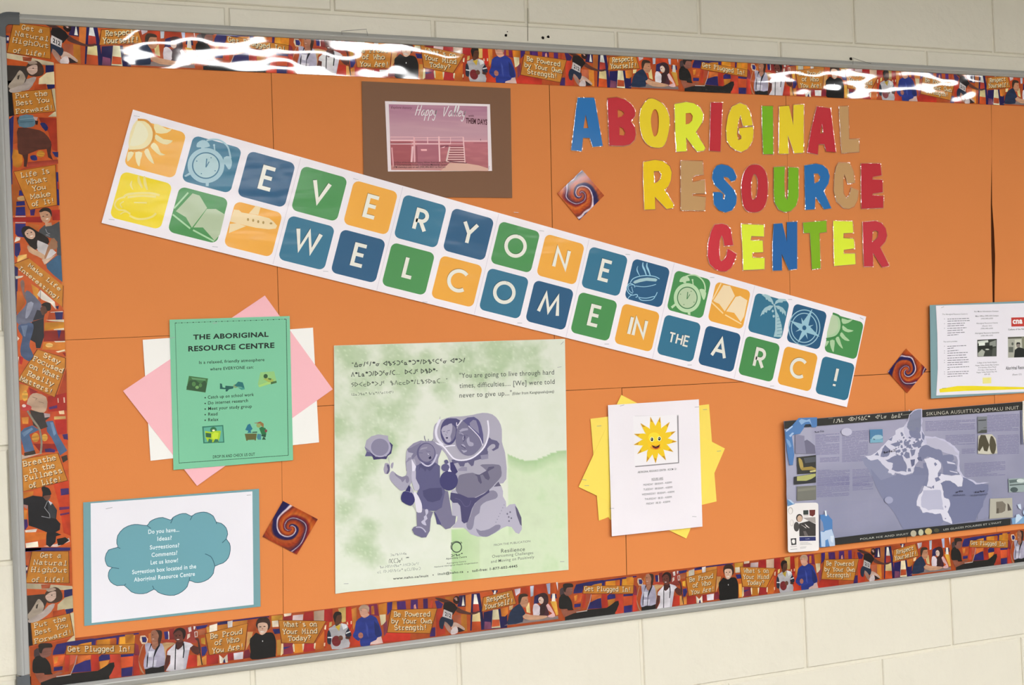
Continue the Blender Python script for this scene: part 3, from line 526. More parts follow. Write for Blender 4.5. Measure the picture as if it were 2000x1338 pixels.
SX0,SZ0=Wp(58,1257,DB)       # upper left corner of the lower strip the outlines were read from
SL=1.003
def strip(label,x0,z0,sx,L0,L1,hgt,mat,d,names,cut=0,trim=None):
    """x0,z0: wall position of the pattern's upper left corner; L0..L1: the piece of the pattern this strip shows"""
    tf=lambda q:(x0+(q[0]-SX0)*sx, z0+(q[1]-SZ0)*1.0)
    xa,xb=x0+L0*SL*sx,x0+L1*SL*sx
    zt,zb=z0+.0005,(BB+.013 if hgt==HB else z0-hgt)
    v=[(xa,-d,zb),(xb,-d,zb),(xb,-d,zt),(xa,-d,zt),(xa,-d+.0003,zb),(xb,-d+.0003,zb),(xb,-d+.0003,zt),(xa,-d+.0003,zt)]
    e=EZ(z0)*1.22; o=mk('border_strip',v,[(0,1,2,3),(7,6,5,4),(0,4,5,1),(1,5,6,2),(2,6,7,3),(3,7,4,0)],mat,None,[rgb('#b24c1e',e)]*8)
    tag(o,label,'border','laminated border strips')
    a=Art('background_print',o,d,mat,e=e,tf=tf); a.perp=False; a.jit=.32
    def ok(st,k):
        xs=[tf(Wp(*k(*p),d))[0] for p in pts(st)]; return min(xs)>=xa-.004 and max(xs)<=xb+.004
    zc=lambda q:(q[0],max(min(q[1],zt),zb))
    a.tf=lambda q: zc(tf(q))
    for kk,c,st in BG:
        if ok(st,kk): a.k=kk; a.poly(c,st)
    tag(a.done(),kind='stuff')
    for nm,fn,u in UNITS:
        if L0-.001<=u-.055 and u<=L1+.03 or (L0<=u<=L1 and not cut):
            g=Art(nm,o,d,mat,e=e,tf=tf,dd=.0012 if 0 else STEP*9); g.perp=False; g.jit=.16 if nm=='printed_figure' else .07; g.tf=lambda q: zc(tf(q)); fn(g); g.done()
    return o
MLAML=MLAMF
tx1,tz1=Wp(377,57,DB); tx2,tz2=Wp(1322,117,DB); tx3,_=Wp(1960,140,DB)
bx2,bz2=Wp(1087,1143,DB); bx3,bz3=Wp(1853,1034,DB)
HB=.073
ZB=SZ0
strip('glossy border strip along the bottom edge, left one, below cloud flyer and poster',SX0,SZ0,(bx2-SX0)/SL,0,1,HB,MLAML,DB,'')
strip('glossy border strip along the bottom edge, below the opening-hours notice and the map',bx2,SZ0-.002,(bx3-bx2)/SL,0,1,HB,MLAML,DB,'')
strip('glossy border strip at the far right end of the bottom edge',bx3,SZ0-.002,.993,0,.6,HB,MLAML,DB,'')
TH=.0775
ZT2=H-.0005
strip('short glossy border strip in the top left corner, with a leaping runner',tx1-1.013*SL,ZT2,1.013,.70,1,TH,MLAM,DB,'',cut=1)
strip('wavy glossy border strip along the top above the brown card, with strong glare',tx1,ZT2,(tx2-tx1)/SL,0,1,TH,MLAM,DB,'')
strip('wavy glossy border strip along the top above the heading, half washed out by glare',tx2,ZT2-.001,1.0,0,1,TH,MLAM,DB,'')
strip('glossy border strip at the far right end of the top edge',tx2+SL*1.001,ZT2-.001,1.0,0,.26,TH,MLAM,DB,'')
# ---------- the two upright strips on the left ----------
V1,V2,V3,V4,V5,V6,V7,V8=K(0,30,9.557),K(0,150,7.433),K(0,310,9.557),K(0,420,9.557),K(0,500,6.08),K(10,670,6.69),K(20,750,6.69),K(20,920,8.363)
KC=K(0,0,3.936); KD=K(0,660,3.936)
DV=.0117
def vstrip(st,label):
    o,_=sheet('border_strip',st,DV,'#b8501f',MLAML,label,'border','laminated border strips',th=.0003); return o
def vart(o,nm,tf=None):
    g=Art(nm,o,DV,MLAML,tf=tf,e=(EZ(1.55) if tf is None else EZ(.98))*1.2); g.perp=True; g.jit=.32 if nm=='background_print' else .16 if nm=='printed_figure' else .07; return g
def vbg1(a):
    a.k=V1; a.poly('#b4542a',"100,115 240,125 200,330 110,330"); a.poly('#241c50',"95,60 420,90 420,130 240,125 95,110"); a.poly('#2a2458',"100,370 170,380 160,520 110,520"); a.poly('#e0d8d0',"130,410 170,410 160,470 130,470")
    a.poly('#c8b898',"110,700 400,750 1000,880 1010,930 850,930 500,870 110,800"); a.poly('#a85030',"420,770 600,790 580,860 430,850"); a.poly('#20205a',"850,930 1005,930 1005,1060 850,1070"); a.poly('#d8c8a0',"730,1180 870,1070 1010,1050 1020,1290 720,1290"); a.poly('#b8481c',"640,1290 860,1280 870,1400 640,1400"); a.poly('#20205a',"870,1290 1020,1290 1020,1350 900,1400")
def vbg2(a):
    a.k=V2; a.poly('#141418',"100,190 210,200 215,560 120,580"); a.poly('#d8c8a0',"740,180 800,170 820,580 700,580 800,500"); a.poly('#262a68',"130,620 200,560 190,900 180,1345 140,1345",1); a.poly('#b05020',"200,570 270,560 260,960 195,980"); a.poly('#c07820',"190,1050 320,1130 310,1300 190,1290",2); a.poly('#a03018',"560,590 820,600 835,1090 760,1060 700,800 600,680"); a.poly('#262a68',"580,680 650,670 700,740 660,790",2); a.poly('#262a68',"755,1090 845,1090 845,1170 800,1160"); a.ell('#c88a28',590,1120,60,48); a.poly('#262a68',"440,1150 520,1140 540,1210 460,1210",2); a.poly('#a8402c',"400,1240 840,1200 845,1260 300,1345 400,1300")
    a.k=V3; a.poly('#2a2260',"185,0 225,0 235,480 215,480"); a.poly('#b86024',"230,250 560,945 560,1060 230,1060"); a.poly('#26246a',"360,590 410,590 440,690 350,690",1); a.poly('#e0b070',"330,720 450,700 460,775 340,775",2); a.poly('#26246a',"305,800 460,790 470,870 305,880"); a.poly('#26246a',"300,905 465,895 478,1060 290,1062"); a.line('#d8c8c8',"285,1080 480,1080",14); a.poly('#9a2018',"220,1100 780,1080 790,1190 220,1180"); a.poly('#26246a',"1045,250 1085,250 1110,870 1065,870"); a.poly('#b84020',"1070,430 1100,430 1105,570 1075,570"); a.poly('#a82a1c',"960,960 1115,950 1120,1150 980,1150"); a.poly('#3a2060',"560,960 660,940 640,1060 570,1060")
    a.k=V4; a.line('#d8c8c8',"285,140 480,140",14); a.poly('#26246a',"285,160 480,160 460,420 330,400 285,350",1); a.poly('#e8dcd0',"300,400 380,425 370,470 270,510",1); a.poly('#26246a',"275,530 370,520 385,650 335,800 275,750"); a.poly('#e8b868',"330,760 500,730 500,805 320,880",1); a.poly('#c86a28',"520,150 750,190 700,300 560,220")
    a.k=V5; a.poly('#1e1a50',"175,120 215,140 200,700 185,700"); a.poly('#e8dcc8',"180,240 280,235 260,255 190,275"); a.poly('#b8601f',"200,420 250,420 300,560 220,680 195,660"); a.poly('#d89030',"370,330 460,390 450,520 400,470"); a.poly('#e8dcd0',"440,460 480,400 650,545 665,640 600,560 500,520"); a.poly('#1e1a50',"655,600 700,590 690,640"); a.poly('#b8481c',"590,640 755,640 760,780 560,780"); a.poly('#e8d8c8',"600,665 745,655 750,670 600,672"); a.poly('#241c58',"650,668 750,665 740,752 665,760"); a.poly('#f0dcc0',"540,760 760,755 760,785 620,775"); a.poly('#d0881c',"530,790 760,785 762,860 530,885"); a.poly('#f0dcc0',"640,870 760,855 760,880 640,880"); a.poly('#9a2018',"525,890 770,882 772,1010 515,1015"); a.poly('#241c58',"680,882 728,882 700,990"); a.poly('#f0dcc0',"640,1012 772,1008 772,1022 660,1025"); a.poly('#c07020',"515,1025 775,1025 778,1120 500,1110"); a.ell('#e8b868',585,1060,45,26); a.poly('#f0dcb8',"660,1135 770,1110 772,1130 690,1148"); a.poly('#a82018',"740,1150 780,1145 780,1200"); a.poly('#e8d8c8',"195,940 230,980 200,1020"); a.poly('#a82020',"230,1190 280,1200 260,1290 230,1280"); a.poly('#e8d8c8',"195,1190 225,1200 215,1280 195,1280")
    a.k=V6; a.poly('#b8421c',"165,500 640,710 660,760 800,330 815,1330 180,1330"); a.poly('#c88030',"190,530 310,560 250,740 180,750",1); a.ell('#d8a040',260,690,40,70); a.poly('#9a2024',"310,580 430,640 330,680"); a.poly('#a82018',"560,700 800,650 805,880 560,900"); a.line('#d8b8a0',"690,720 695,780",12); a.line('#d8b8a0',"770,710 775,780",16); a.poly('#4a2058',"570,840 680,810 680,850 580,870"); a.poly('#d8b890',"700,890 770,880 775,930 710,930"); a.poly('#c8a060',"640,960 790,955 792,990 640,1000"); a.poly('#a82018',"650,1010 800,1000 805,1180 680,1200")
    a.k=V7; a.poly('#b04818',"105,430 250,430 240,530 105,540"); a.poly('#c88030',"150,440 240,430 235,520 160,520"); a.ell('#c88a30',330,700,50,60); a.ell('#d8a040',450,700,40,48); a.poly('#a02018',"300,780 600,780 620,880 400,900"); a.poly('#3a2060',"450,850 520,840 590,860 580,895 460,890",1); a.poly('#3a2060',"680,660 750,650 755,730 700,720")
    a.k=V8; a.poly('#c07020',"195,350 380,330 370,400 195,450"); a.poly('#c87828',"200,640 280,640 270,790 200,790"); a.poly('#3a2060',"200,790 280,790 290,900 250,960 200,950"); a.poly('#e8dcd0',"240,970 440,945 420,995 250,1005",1); a.poly('#c86820',"205,1010 600,1000 580,1110 205,1165"); a.poly('#e8dcc8',"250,1180 450,1150 460,1240 260,1255",1); a.poly('#241c58',"220,1260 540,1250 980,1250 980,1300 220,1320"); a.poly('#b83818',"700,200 960,150 985,1060 870,1010 830,740 780,500"); a.poly('#3a2260',"820,290 955,280 960,380 830,400",1); a.poly('#5a2050',"800,590 965,580 965,620 800,640"); a.poly('#5a2050',"810,700 965,670 965,700 820,730"); a.poly('#c8b0a8',"540,1230 760,1190 960,1090 975,1150 760,1240")
def vpan1(a):
    a.k=V1; p="255,135 930,232 940,812 135,690"; slog(a,(p,grow(p,12)),(("Get a",400,262,788,325,82),("Natural",275,372,905,485,82),("HighOut",230,500,905,612,82),("of Life!",240,692,852,775,82)),13)
def vgirl(a):
    a.k=V1; a.poly('#3a322e',"110,930 480,950 540,1080 470,1250 330,1430 110,1400"); a.poly('#b0a090',"300,1120 360,1030 420,1060 480,1180 420,1300 300,1420 150,1330 230,1220",2); a.poly('#4a4038',"330,1130 370,1110 350,1200 320,1190"); a.poly('#b8a8a0',"180,1380 420,1290 560,1170 680,1160 600,1300 440,1400 330,1440 200,1440",2)
    a.poly('#4a3428',"470,990 560,870 700,855 800,950 815,1090 720,1140 560,1130 500,1060",3); a.poly('#b09888',"520,870 640,850 700,900 560,920",2); a.poly('#d0b0a0',"525,970 610,930 690,930 700,1000 690,1060 610,1110 540,1080 500,1010",3); a.ell('#3a2a24',620,990,18,8)
def vpan2(a):
    a.k=V2; p="180,228 740,180 800,500 210,552"; slog(a,(p,grow(p,9)),(("Put the",225,312,692,266,62),("Best You",235,418,718,362,62),("Forward!",230,535,778,470,62)),10)
def vskirt(a):
    a.k=V2; a.poly('#a89890',"100,150 250,200 420,190 500,60 440,20 300,60 100,60",2); a.poly('#5a3024',"240,590 300,575 300,700 260,690"); a.poly('#4a2820',"310,1100 410,1110 400,1230 385,1310 345,1305 350,1200",1); a.poly('#4a2820',"670,1010 750,970 735,1120 770,1210 700,1170",1); a.poly('#5a3024',"265,740 500,760 640,810 745,950 700,1045 560,1060 400,1125 270,1115 255,900",2); a.poly('#5a7888',"285,570 480,560 512,690 440,735 278,722",2); a.line('#7a98a8',"290,620 490,600",10); a.line('#3a5868',"290,660 490,650",8); a.poly('#c8a8a0',"480,580 550,590 530,640 500,620",1); a.poly('#3a1c18',"510,640 555,640 545,700 515,690")
def vpan3(a):
    a.k=V3; p="260,245 1030,120 1060,862 560,948"; slog(a,(p,grow(p,12)),(("Life Is",388,355,925,265,86),("What",500,480,885,415,86),("You",608,608,858,562,86),("Make",572,752,948,690,86),("of It!",598,892,1018,815,86)),13)
def vcouple(a):
    a.k=V4; a.poly('#3a6080',"860,920 1060,760 1140,740 1165,1250 1000,1120 880,1000",1); a.poly('#4c4e52',"740,270 830,190 980,190 1110,120 1145,760 1060,745 1070,500 1000,440 900,420 720,322",1); a.line('#a8a8ac',"850,260 880,330 930,350 860,370 930,400",8)
    a.poly('#c89878',"840,150 960,140 970,200 850,215"); 
    a.k=V3; a.poly('#c89878',"740,980 830,940 930,970 950,1080 920,1170 850,1200 780,1150 750,1060",3); a.poly('#2a201c',"728,990 790,925 900,918 960,980 965,1090 925,1010 840,975 770,1000",3); a.ell('#3a2420',808,1075,18,8); a.ell('#3a2420',880,1050,18,8); a.ell('#f4ece4',880,1125,26,9,rot=-15)
    a.k=V4; a.poly('#d0c8c8',"690,480 800,460 900,560 1055,705 860,860 760,740 690,640",1); a.poly('#241c1a',"400,310 430,225 540,208 690,300 900,430 890,550 700,470 700,620 620,645 530,540 450,420",2); a.poly('#c8a080',"515,560 640,640 840,750 830,835 700,770 540,690",2); a.poly('#a87858',"830,780 960,440 1050,480 1075,600 1020,650 940,640 860,810",2); a.poly('#d8b8a0',"780,830 900,810 1060,730 870,905 830,925",1); a.poly('#d8b098',"465,320 540,260 640,310 655,400 600,450 520,430 475,380",3); a.ell('#2a1812',512,350,16,9); a.ell('#2a1812',585,325,16,9); a.ell('#f4ece4',590,395,28,10,rot=-15)
def vpan4(a):
    a.k=V5; p="165,98 345,28 748,350 738,605"; slog(a,(p,grow(p,7)),(("Make Life",330,118,708,415,42),("Interesting!",214,150,690,525,42)),8)
def vhang(a):
    a.k=V5; a.poly('#8a6a60',"240,310 275,285 292,330 290,420 330,500 300,520 262,420",2); a.poly('#24242c',"380,780 520,740 522,960 480,1095 430,1095 420,1030 350,990",1); a.poly('#48587a',"220,820 370,790 400,860 360,1000 352,1080 400,1190 340,1250 250,1180 245,1080 268,960 230,900",2); a.poly('#6a7a98',"250,830 330,820 300,960 280,950"); a.poly('#6a6c80',"300,430 350,420 470,540 492,600 450,700 385,780 220,812 190,720 260,640 315,560",2); a.poly('#9a9cb0',"330,560 400,560 350,700 300,740",2); a.poly('#2a2a34',"440,640 540,660 520,740 390,770"); a.poly('#5a3a2e',"480,620 540,580 570,650 530,695 500,700",2); a.poly('#1c1818',"488,585 540,550 600,568 602,640 560,650 540,600",3); a.line('#3a3a44',"482,400 475,540",5)
def vpan5(a):
    a.k=V6; p="425,85 785,200 782,330 645,705 165,485"; slog(a,(p,grow(p,9)),(("Stay",490,178,705,272,58),("Focused",355,222,745,392,58),("on What",308,312,700,478,58),("Really",283,415,620,560,58),("Matters!",190,480,608,662,58)),10)
def vbend(a):
    a.k=V7; a.poly('#4a6488',"470,490 560,480 620,660 745,870 650,935 590,800 540,700 480,620",1); a.poly('#6a86a8',"520,500 560,500 600,650 570,680"); a.poly('#4a6488',"128,640 180,580 290,540 375,600 250,660 320,870 190,892 150,740",1); a.poly('#6a86a8',"150,640 280,570 300,590 180,690"); a.poly('#3a2c24',"180,900 320,865 335,910 190,960",1); a.poly('#3a2c24',"665,950 740,925 752,990 690,1030",1); a.poly('#3a3230',"255,340 420,370 520,430 460,480 490,560 400,592 300,540 285,440",1)
    a.poly('#b89880',"215,260 260,150 340,118 470,170 482,300 440,375 330,355 260,320",2); a.line('#8a7060',"290,170 350,190 330,210",8); a.line('#8a7060',"370,230 440,250",8); a.poly('#b83838',"140,330 170,262 230,270 280,300 255,345 200,352",2); a.ell('#f0d8d0',180,285,26,20); a.poly('#b8a0a0',"440,380 520,390 520,430 450,440"); a.line('#8a8070',"225,350 300,470 385,600 410,780 395,915",26,sm=3); a.poly('#c8b0a0',"110,900 190,940 400,905 430,900 150,985 110,985")
def vpan6(a):
    a.k=PX; p="43.2,897.2 112.7,885.4 131.3,938 45.8,959.6"; slog(a,(p,grow(p,1.3)),(("Breathe",45.4,911,109.8,897.4,9.4),("in the",56,924,107.6,912.6,9.4),("Fullness",48.3,939,122,922.6,9.4),("of Life!",57.3,953.6,120.6,938.5,9.4)),1.5)
def vsit(a):
    a.k=V8; a.poly('#101014',"760,1110 900,1080 965,1130 860,1205 780,1215",1); a.poly('#b08078',"195,545 290,540 280,620 240,600"); a.poly('#16161e',"190,462 370,400 530,420 620,480 700,540 765,640 750,780 820,860 810,960 740,1000 840,1040 750,1065 740,1160 650,1245 585,1200 590,1050 600,1000 430,930 300,890 290,560 195,540",1); a.poly('#30343a',"620,480 700,540 760,640 740,780 660,760 620,640"); a.line('#9a9aa0',"610,490 560,600 640,700 650,770",9); a.line('#9a9aa0',"510,740 640,765",9); a.poly('#c8c8d0',"620,480 690,520 660,560")
    a.poly('#6a4438',"555,400 655,390 650,445 605,485 560,455",2); a.poly('#14141a',"510,280 540,250 590,262 640,290 672,370 650,392 560,402 525,440 530,350",2)
o=vstrip('10.4,37.5 100,41.5 107.4,123 112.3,340 117,480 126,668 136.3,1000 139.6,1068 46,1068 43,998 31.5,665 20.2,335','long upright glossy border strip down the left edge of the board')
a=vart(o,'background_print'); vbg1(a); vbg2(a); tag(a.done(),kind='stuff')
for nm,fn in (('slogan_panel',vpan1),('printed_figure',vgirl),('printed_figure',vskirt),('slogan_panel',vpan2),('slogan_panel',vpan3),('printed_figure',vcouple),('slogan_panel',vpan4),('printed_figure',vhang),('slogan_panel',vpan5),('printed_figure',vbend),('slogan_panel',vpan6),('printed_figure',vsit)):
    a=vart(o,nm); a.dd=STEP*9; fn(a); a.done()
o2=vstrip('46,1068.6 139.6,1068.6 143.8,1246 53.5,1265','short upright glossy border strip at the lower left corner, repeating its first slogan')
qa,qb=Wp(26.7,44,DV),Wp(63,1077,DV); dx_,dz_=qb[0]-qa[0],qb[1]-qa[1]
zlo=Wp(60,1262,DV)[1]
TF=lambda q:(q[0]+dx_,max(q[1]+dz_,zlo))
a=vart(o2,'background_print',TF); vbg1(a)
a.k=V2; a.poly('#141418',"100,190 210,200 215,560 120,580"); a.poly('#d8c8a0',"740,180 800,170 820,580 700,580 800,500"); tag(a.done(),kind='stuff')
for nm,fn in (('slogan_panel',vpan1),('printed_figure',vgirl),('slogan_panel',vpan2)):
    a=vart(o2,nm,TF); a.dd=STEP*9; fn(a); a.done()
# ================= the welcome banner =================
DW=.0142
bpts="259.7,214 1691.8,618.4 1654.2,795.4 198.2,435.4"
ban,_=sheet('welcome_banner',bpts,DW,'#e6e0ea',MSATIN,'long white paper banner taped up diagonally, reading everyone welcome in the ARC','banner',th=.0005)
def homog(P):
    (x0,y0),(x1,y1),(x2,y2),(x3,y3)=P
    dx1,dx2,sx=x1-x2,x3-x2,x0-x1+x2-x3; dy1,dy2,sy=y1-y2,y3-y2,y0-y1+y2-y3
    den=dx1*dy2-dx2*dy1; g=(sx*dy2-dx2*sy)/den; h=(dx1*sy-sx*dy1)/den
    a,b,c=x1-x0+g*x1,x3-x0+h*x3,x0; d,e,f=y1-y0+g*y1,y3-y0+h*y3,y0
    return lambda u,v:((a*u+b*v+c)/(g*u+h*v+1),(d*u+e*v+f)/(g*u+h*v+1))
HB_=homog(pts(bpts))
U0,UP,UW=BU0,BUP,BUW      # first tile's left edge, pitch, width (banner length = 1)
VR=((BV0,BV1),(BV2,BV3))
OR_,TE,BL_,GN,YE='#e2a038','#2b6b88','#1c5278','#43884a','#e0c800'
ROW0=[(OR_,0),(TE,0),(BL_,'E'),(GN,'V'),(OR_,'E'),(TE,'R'),(BL_,'Y'),(GN,'O'),(OR_,'N'),(TE,'E'),(BL_,0),(GN,0),(OR_,0),(TE,0),(BL_,0),(GN,0)]
ROW1=[(YE,0),(GN,0),(OR_,0),(TE,'W'),(BL_,'E'),(GN,'L'),(OR_,'C'),(TE,'O'),(BL_,'M'),(GN,'E'),(OR_,'IN'),(TE,'THE'),(BL_,'A'),(GN,'R'),(OR_,'C'),(TE,'!')]
class BK:      # tile-local coordinates: 0..100 across, 0..100 down
    def __init__(s,i,r): s.i,s.r=i,r
    def __call__(s,x,y):
        va,vb=VR[s.r]; return HB_(U0+s.i*UP+UW*x/100,va+(vb-va)*y/100)
CRM,LB,LG='#e8d0a0','#93b8c4','#a6c49a'
def sun(a,k,ci,rc,rays,disc,band,bw,cc,dc):
    a.k=k; a.poly(cc,rc,2); a.poly(ci,disc,2); a.line(dc,band,bw,sm=4)
    for r in rays: a.poly(cc,r,2)
TB1,TB2,TB3,TB4,TB5=K(190,205,5.575),K(430,370,8.921),K(1200,490,11.15),K(1290,510,10.29),K(1440,550,7.435)
KZ=lambda x,y:K(x,y,3.936)
def ic_sun1(a):
    sun(a,TB1,'#e8d8b8',"430,165 520,180 590,250 605,350 570,440 480,490 345,505 360,300",("620,205 700,230 760,265 812,260 760,305 640,305","640,320 720,372 822,388 760,432 680,410 630,370","615,410 660,450 690,520 742,542 680,548 620,500 580,450","550,475 580,540 620,642 560,600 510,510","415,515 490,520 470,600 458,672 425,620","335,515 400,520 360,590 325,615"),"440,185 505,215 545,280 552,340 510,410 450,438 355,442 395,300","440,160 540,175 608,260 612,360 572,440 490,490 345,500",24,CRM,'#c88a30')
def ic_sun2(a):
    sun(a,TB5,'#b4c8a4',"1390,465 1450,480 1500,560 1500,700 1430,790 1295,830 1340,600",("1515,535 1600,558 1678,550 1610,600 1530,612","1530,635 1600,690 1688,712 1610,737 1530,700","1515,735 1570,800 1632,860 1560,852 1490,785","1470,800 1505,900 1532,975 1470,920 1425,830","1345,858 1412,855 1405,960 1395,1028 1358,960","1288,870 1335,870 1280,950"),"1372,490 1430,510 1462,590 1462,680 1410,750 1310,775 1340,600","1385,462 1480,505 1512,600 1500,710 1430,800 1290,835",30,'#a8c89c','#3c8044')
def ic_clock(a,k,c,col,dk,s):
    a.k=k; cx,cy,ro,rp=c
    a.poly(col,s['bl'],2); a.poly(col,s['br'],2); a.line(col,s['h'],s['hw'],sm=4); a.line(col,s['an'],s['hw']*.8); a.ell(col,*s['ad']); a.poly(col,s['f1']); a.poly(col,s['f2'])
    a.ell(col,cx,cy,ro,rp,36); a.ell(dk,cx,cy,ro*.76,rp*.76,36); a.ell(s['in'],cx,cy,ro*.69,rp*.69,36)
    a.line(dk,s['h1'],ro*.06); a.line(dk,s['h2'],ro*.05)
    for x,y in s['d']: a.ell(dk,cx+x*ro,cy+y*rp,ro*.035,rp*.035,8)
DT=((.28,-.44),(.5,.3),(-.25,.46),(-.5,-.25))
def ic_clock1(a): ic_clock(a,TB1,(1183,660,200,192),'#93b4c0','#2b6480',dict(bl="1083,460 1088,415 1140,383 1195,395 1228,450 1170,465 1165,480 1130,478 1130,462",br="1378,572 1440,560 1468,620 1452,692 1425,700 1395,650 1375,640",h="1190,388 1250,376 1340,388 1420,455 1452,580",hw=18,an="1272,440 1280,505",ad=(1272,438,11,12),f1="945,772 1000,738 1014,758 962,785",f2="1180,850 1215,850 1212,885 1182,884",h1="1183,680 1192,585",h2="1183,680 1218,618",d=DT,**{'in':'#9dbac0'}))
def ic_clock2(a): ic_clock(a,TB4,(537,738,272,296),'#b4d0a8','#40764a',dict(bl="382,418 398,358 460,308 545,308 590,392 515,405 515,440 460,440 455,420",br="783,568 870,566 918,650 882,772 850,760 805,640",h="500,312 600,280 720,290 830,370 888,480 898,605",hw=26,an="642,380 656,475",ad=(642,378,18,16),f1="208,915 290,850 322,880 235,955",f2="545,1020 600,1020 600,1088 550,1072",h1="530,765 545,620",h2="530,765 588,668",d=DT,**{'in':'#b0c4a0'}))
def ic_book1(a):
    a.k=KZ(0,330); a.poly('#a8b898',"1352,325 1480,188 1535,205 1592,300 1475,452 1430,372"); a.poly('#a8b898',"1488,450 1590,308 1660,308 1728,350 1690,505 1650,552 1560,450"); c='#a0c89c'
    a.line(c,"1338,303 1447,182",13); a.line(c,"1328,350 1462,458",13); a.line(c,"1484,470 1645,556",13)
def ic_book2(a):
    a.k=TB4; a.poly('#e8d0a8',"1060,800 1265,480 1400,500 1495,700 1290,1010 1180,860 1110,830"); a.poly('#ecd4b0',"1320,1010 1510,720 1600,700 1745,790 1680,1110 1612,1225 1480,1040"); c='#f4cc94'
    a.line(c,"1045,775 1218,445",26); a.line(c,"1025,825 1258,1052",26); a.line(c,"1298,1078 1625,1265",26)
def ic_plane(a):
    a.k=TB2; c='#e6cca0'; a.poly(c,"240,350 330,360 375,402 600,438 850,500 930,560 992,632 970,682 850,696 620,668 450,630 170,560 205,450"); a.poly(c,"620,283 705,308 665,445 500,418"); a.poly(c,"168,602 290,588 452,640 150,762")
    for x,y in ((485,525),(575,540),(663,562),(752,578)): a.ell('#a88a50',x,y,18,26,12)
    a.ell('#a88a50',886,592,24,18,12)
def ic_cup(a,k=None):
    a.k=TB3; c='#92c2d8'; a.poly('#9cbcc4',"405,685 440,650 560,605 720,582 900,600 935,628 905,668 700,652 560,680 445,715",1)
    for s_,w_ in (("345,692 400,612 520,560 700,538 880,560 982,612",18),("455,765 640,782 800,760 905,728",14),("932,900 890,985 830,1000 700,1030 560,1020 520,1000",16),("530,1030 600,1078 760,1078 840,1050 882,1005",16),("442,795 430,750 340,710 282,760 268,840 320,930 400,965 460,950 500,960 495,1000 460,1010",17),("400,740 330,748 298,800 330,880 400,925",14),("372,780 405,905",12),("290,1055 320,1000 375,962",15)): a.line(c,s_,w_,sm=4)
    a.line(c,"512,330 490,400 515,480 562,560",26,sm=4,taper=.8); a.line(c,"622,250 618,330 660,430 696,540",40,sm=4,taper=.6); a.line(c,"712,262 705,340 745,440 782,545",42,sm=4,taper=.6)
def ic_cupy(a):
    a.k=TB1; c='#e4cf78'
    for s_,w_ in (("285,1010 330,975 480,960 600,965 680,985",26),("330,1005 480,990 640,1000",24),("300,1000 220,1030 190,1090 230,1140 300,1150 360,1190",18),("350,1205 430,1240 520,1240 600,1215 640,1180",22),("400,1062 540,1066",14),("290,1050 250,1080 270,1120",12),("250,1190 300,1165 360,1180",12)): a.line(c,s_,w_,sm=4)
    a.line(c,"378,825 365,870 390,925",22,sm=3,taper=.7); a.line(c,"450,770 455,830 490,905",34,sm=3,taper=.5); a.line(c,"512,775 520,850 545,925",34,sm=3,taper=.5)
def ic_palm(a):
    a.k=TB5; c='#9cbcc4'; a.poly(c,"548,430 572,440 600,490 640,620 655,720 640,808 528,800 550,700 552,560"); 
    for y in (520,568,615,665,712,765): a.line('#2b6b88',"575,%d %d,%d"%(y+8,min(650,590+int((y-430)*.25)),y-4),11,taper=.5)
    a.poly(c,"352,190 405,182 470,205 512,270 535,345 500,320 495,300 455,285 440,262 415,262 410,235"); a.poly(c,"538,335 560,280 610,248 700,255 722,285 665,285 655,305 600,305"); a.poly(c,"528,350 470,345 400,380 360,430 332,505 372,470 385,478 400,440 425,455 440,415 470,420"); a.poly(c,"548,350 600,350 660,380 705,440 702,505 672,450 660,478 640,435 620,440 610,400 590,405"); a.poly(c,"525,330 548,330 575,450 550,450"); a.ell(c,515,428,16,20,12); a.ell(c,528,503,17,20,12)
def ic_comp(a):
    a.k=TB5; c='#93bccc'; a.line(c,ellp(972,670,226,258,40),14,closed=True); a.line(c,ellp(970,672,185,212,40),13,closed=True)
    cx,cy=970,672
    for (x,y),(px,py),(qx,qy) in (((1090,392),(935,610),(1030,640)),((1195,802),(1010,610),(1000,740)),((872,895),(930,740),(1015,735)),((765,565),(930,720),(950,620))): a.poly(c,"%d,%d %d,%d %d,%d %d,%d"%(x,y,px,py,cx,cy,qx,qy))
    for (x,y),(px,py),(qx,qy) in (((928,525),(940,640),(985,620)),((1105,628),(1010,650),(1010,690)),((1020,838),(960,720),(1000,710)),((843,728),(930,700),(930,665))): a.poly(c,"%d,%d %d,%d %d,%d %d,%d"%(x,y,px,py,cx,cy,qx,qy))
    a.ell(c,970,672,58,62,20); a.ell('#1c5278',970,672,30,34,16)
ICON={(0,0):ic_sun1,(1,0):ic_clock1,(10,0):ic_cup,(11,0):ic_clock2,(12,0):ic_book2,(13,0):ic_palm,(14,0):ic_comp,(15,0):ic_sun2,(0,1):ic_cupy,(1,1):ic_book1,(2,1):ic_plane}
def rrect(r=13,n=5):
    o=[]
    for cx,cy,a0 in ((100-r,r,-90),(100-r,100-r,0),(r,100-r,90),(r,r,180)):
        for i in range(n+1): t=math.radians(a0+90*i/n); o.append((cx+r*math.cos(t),cy+r*math.sin(t)))
    return o
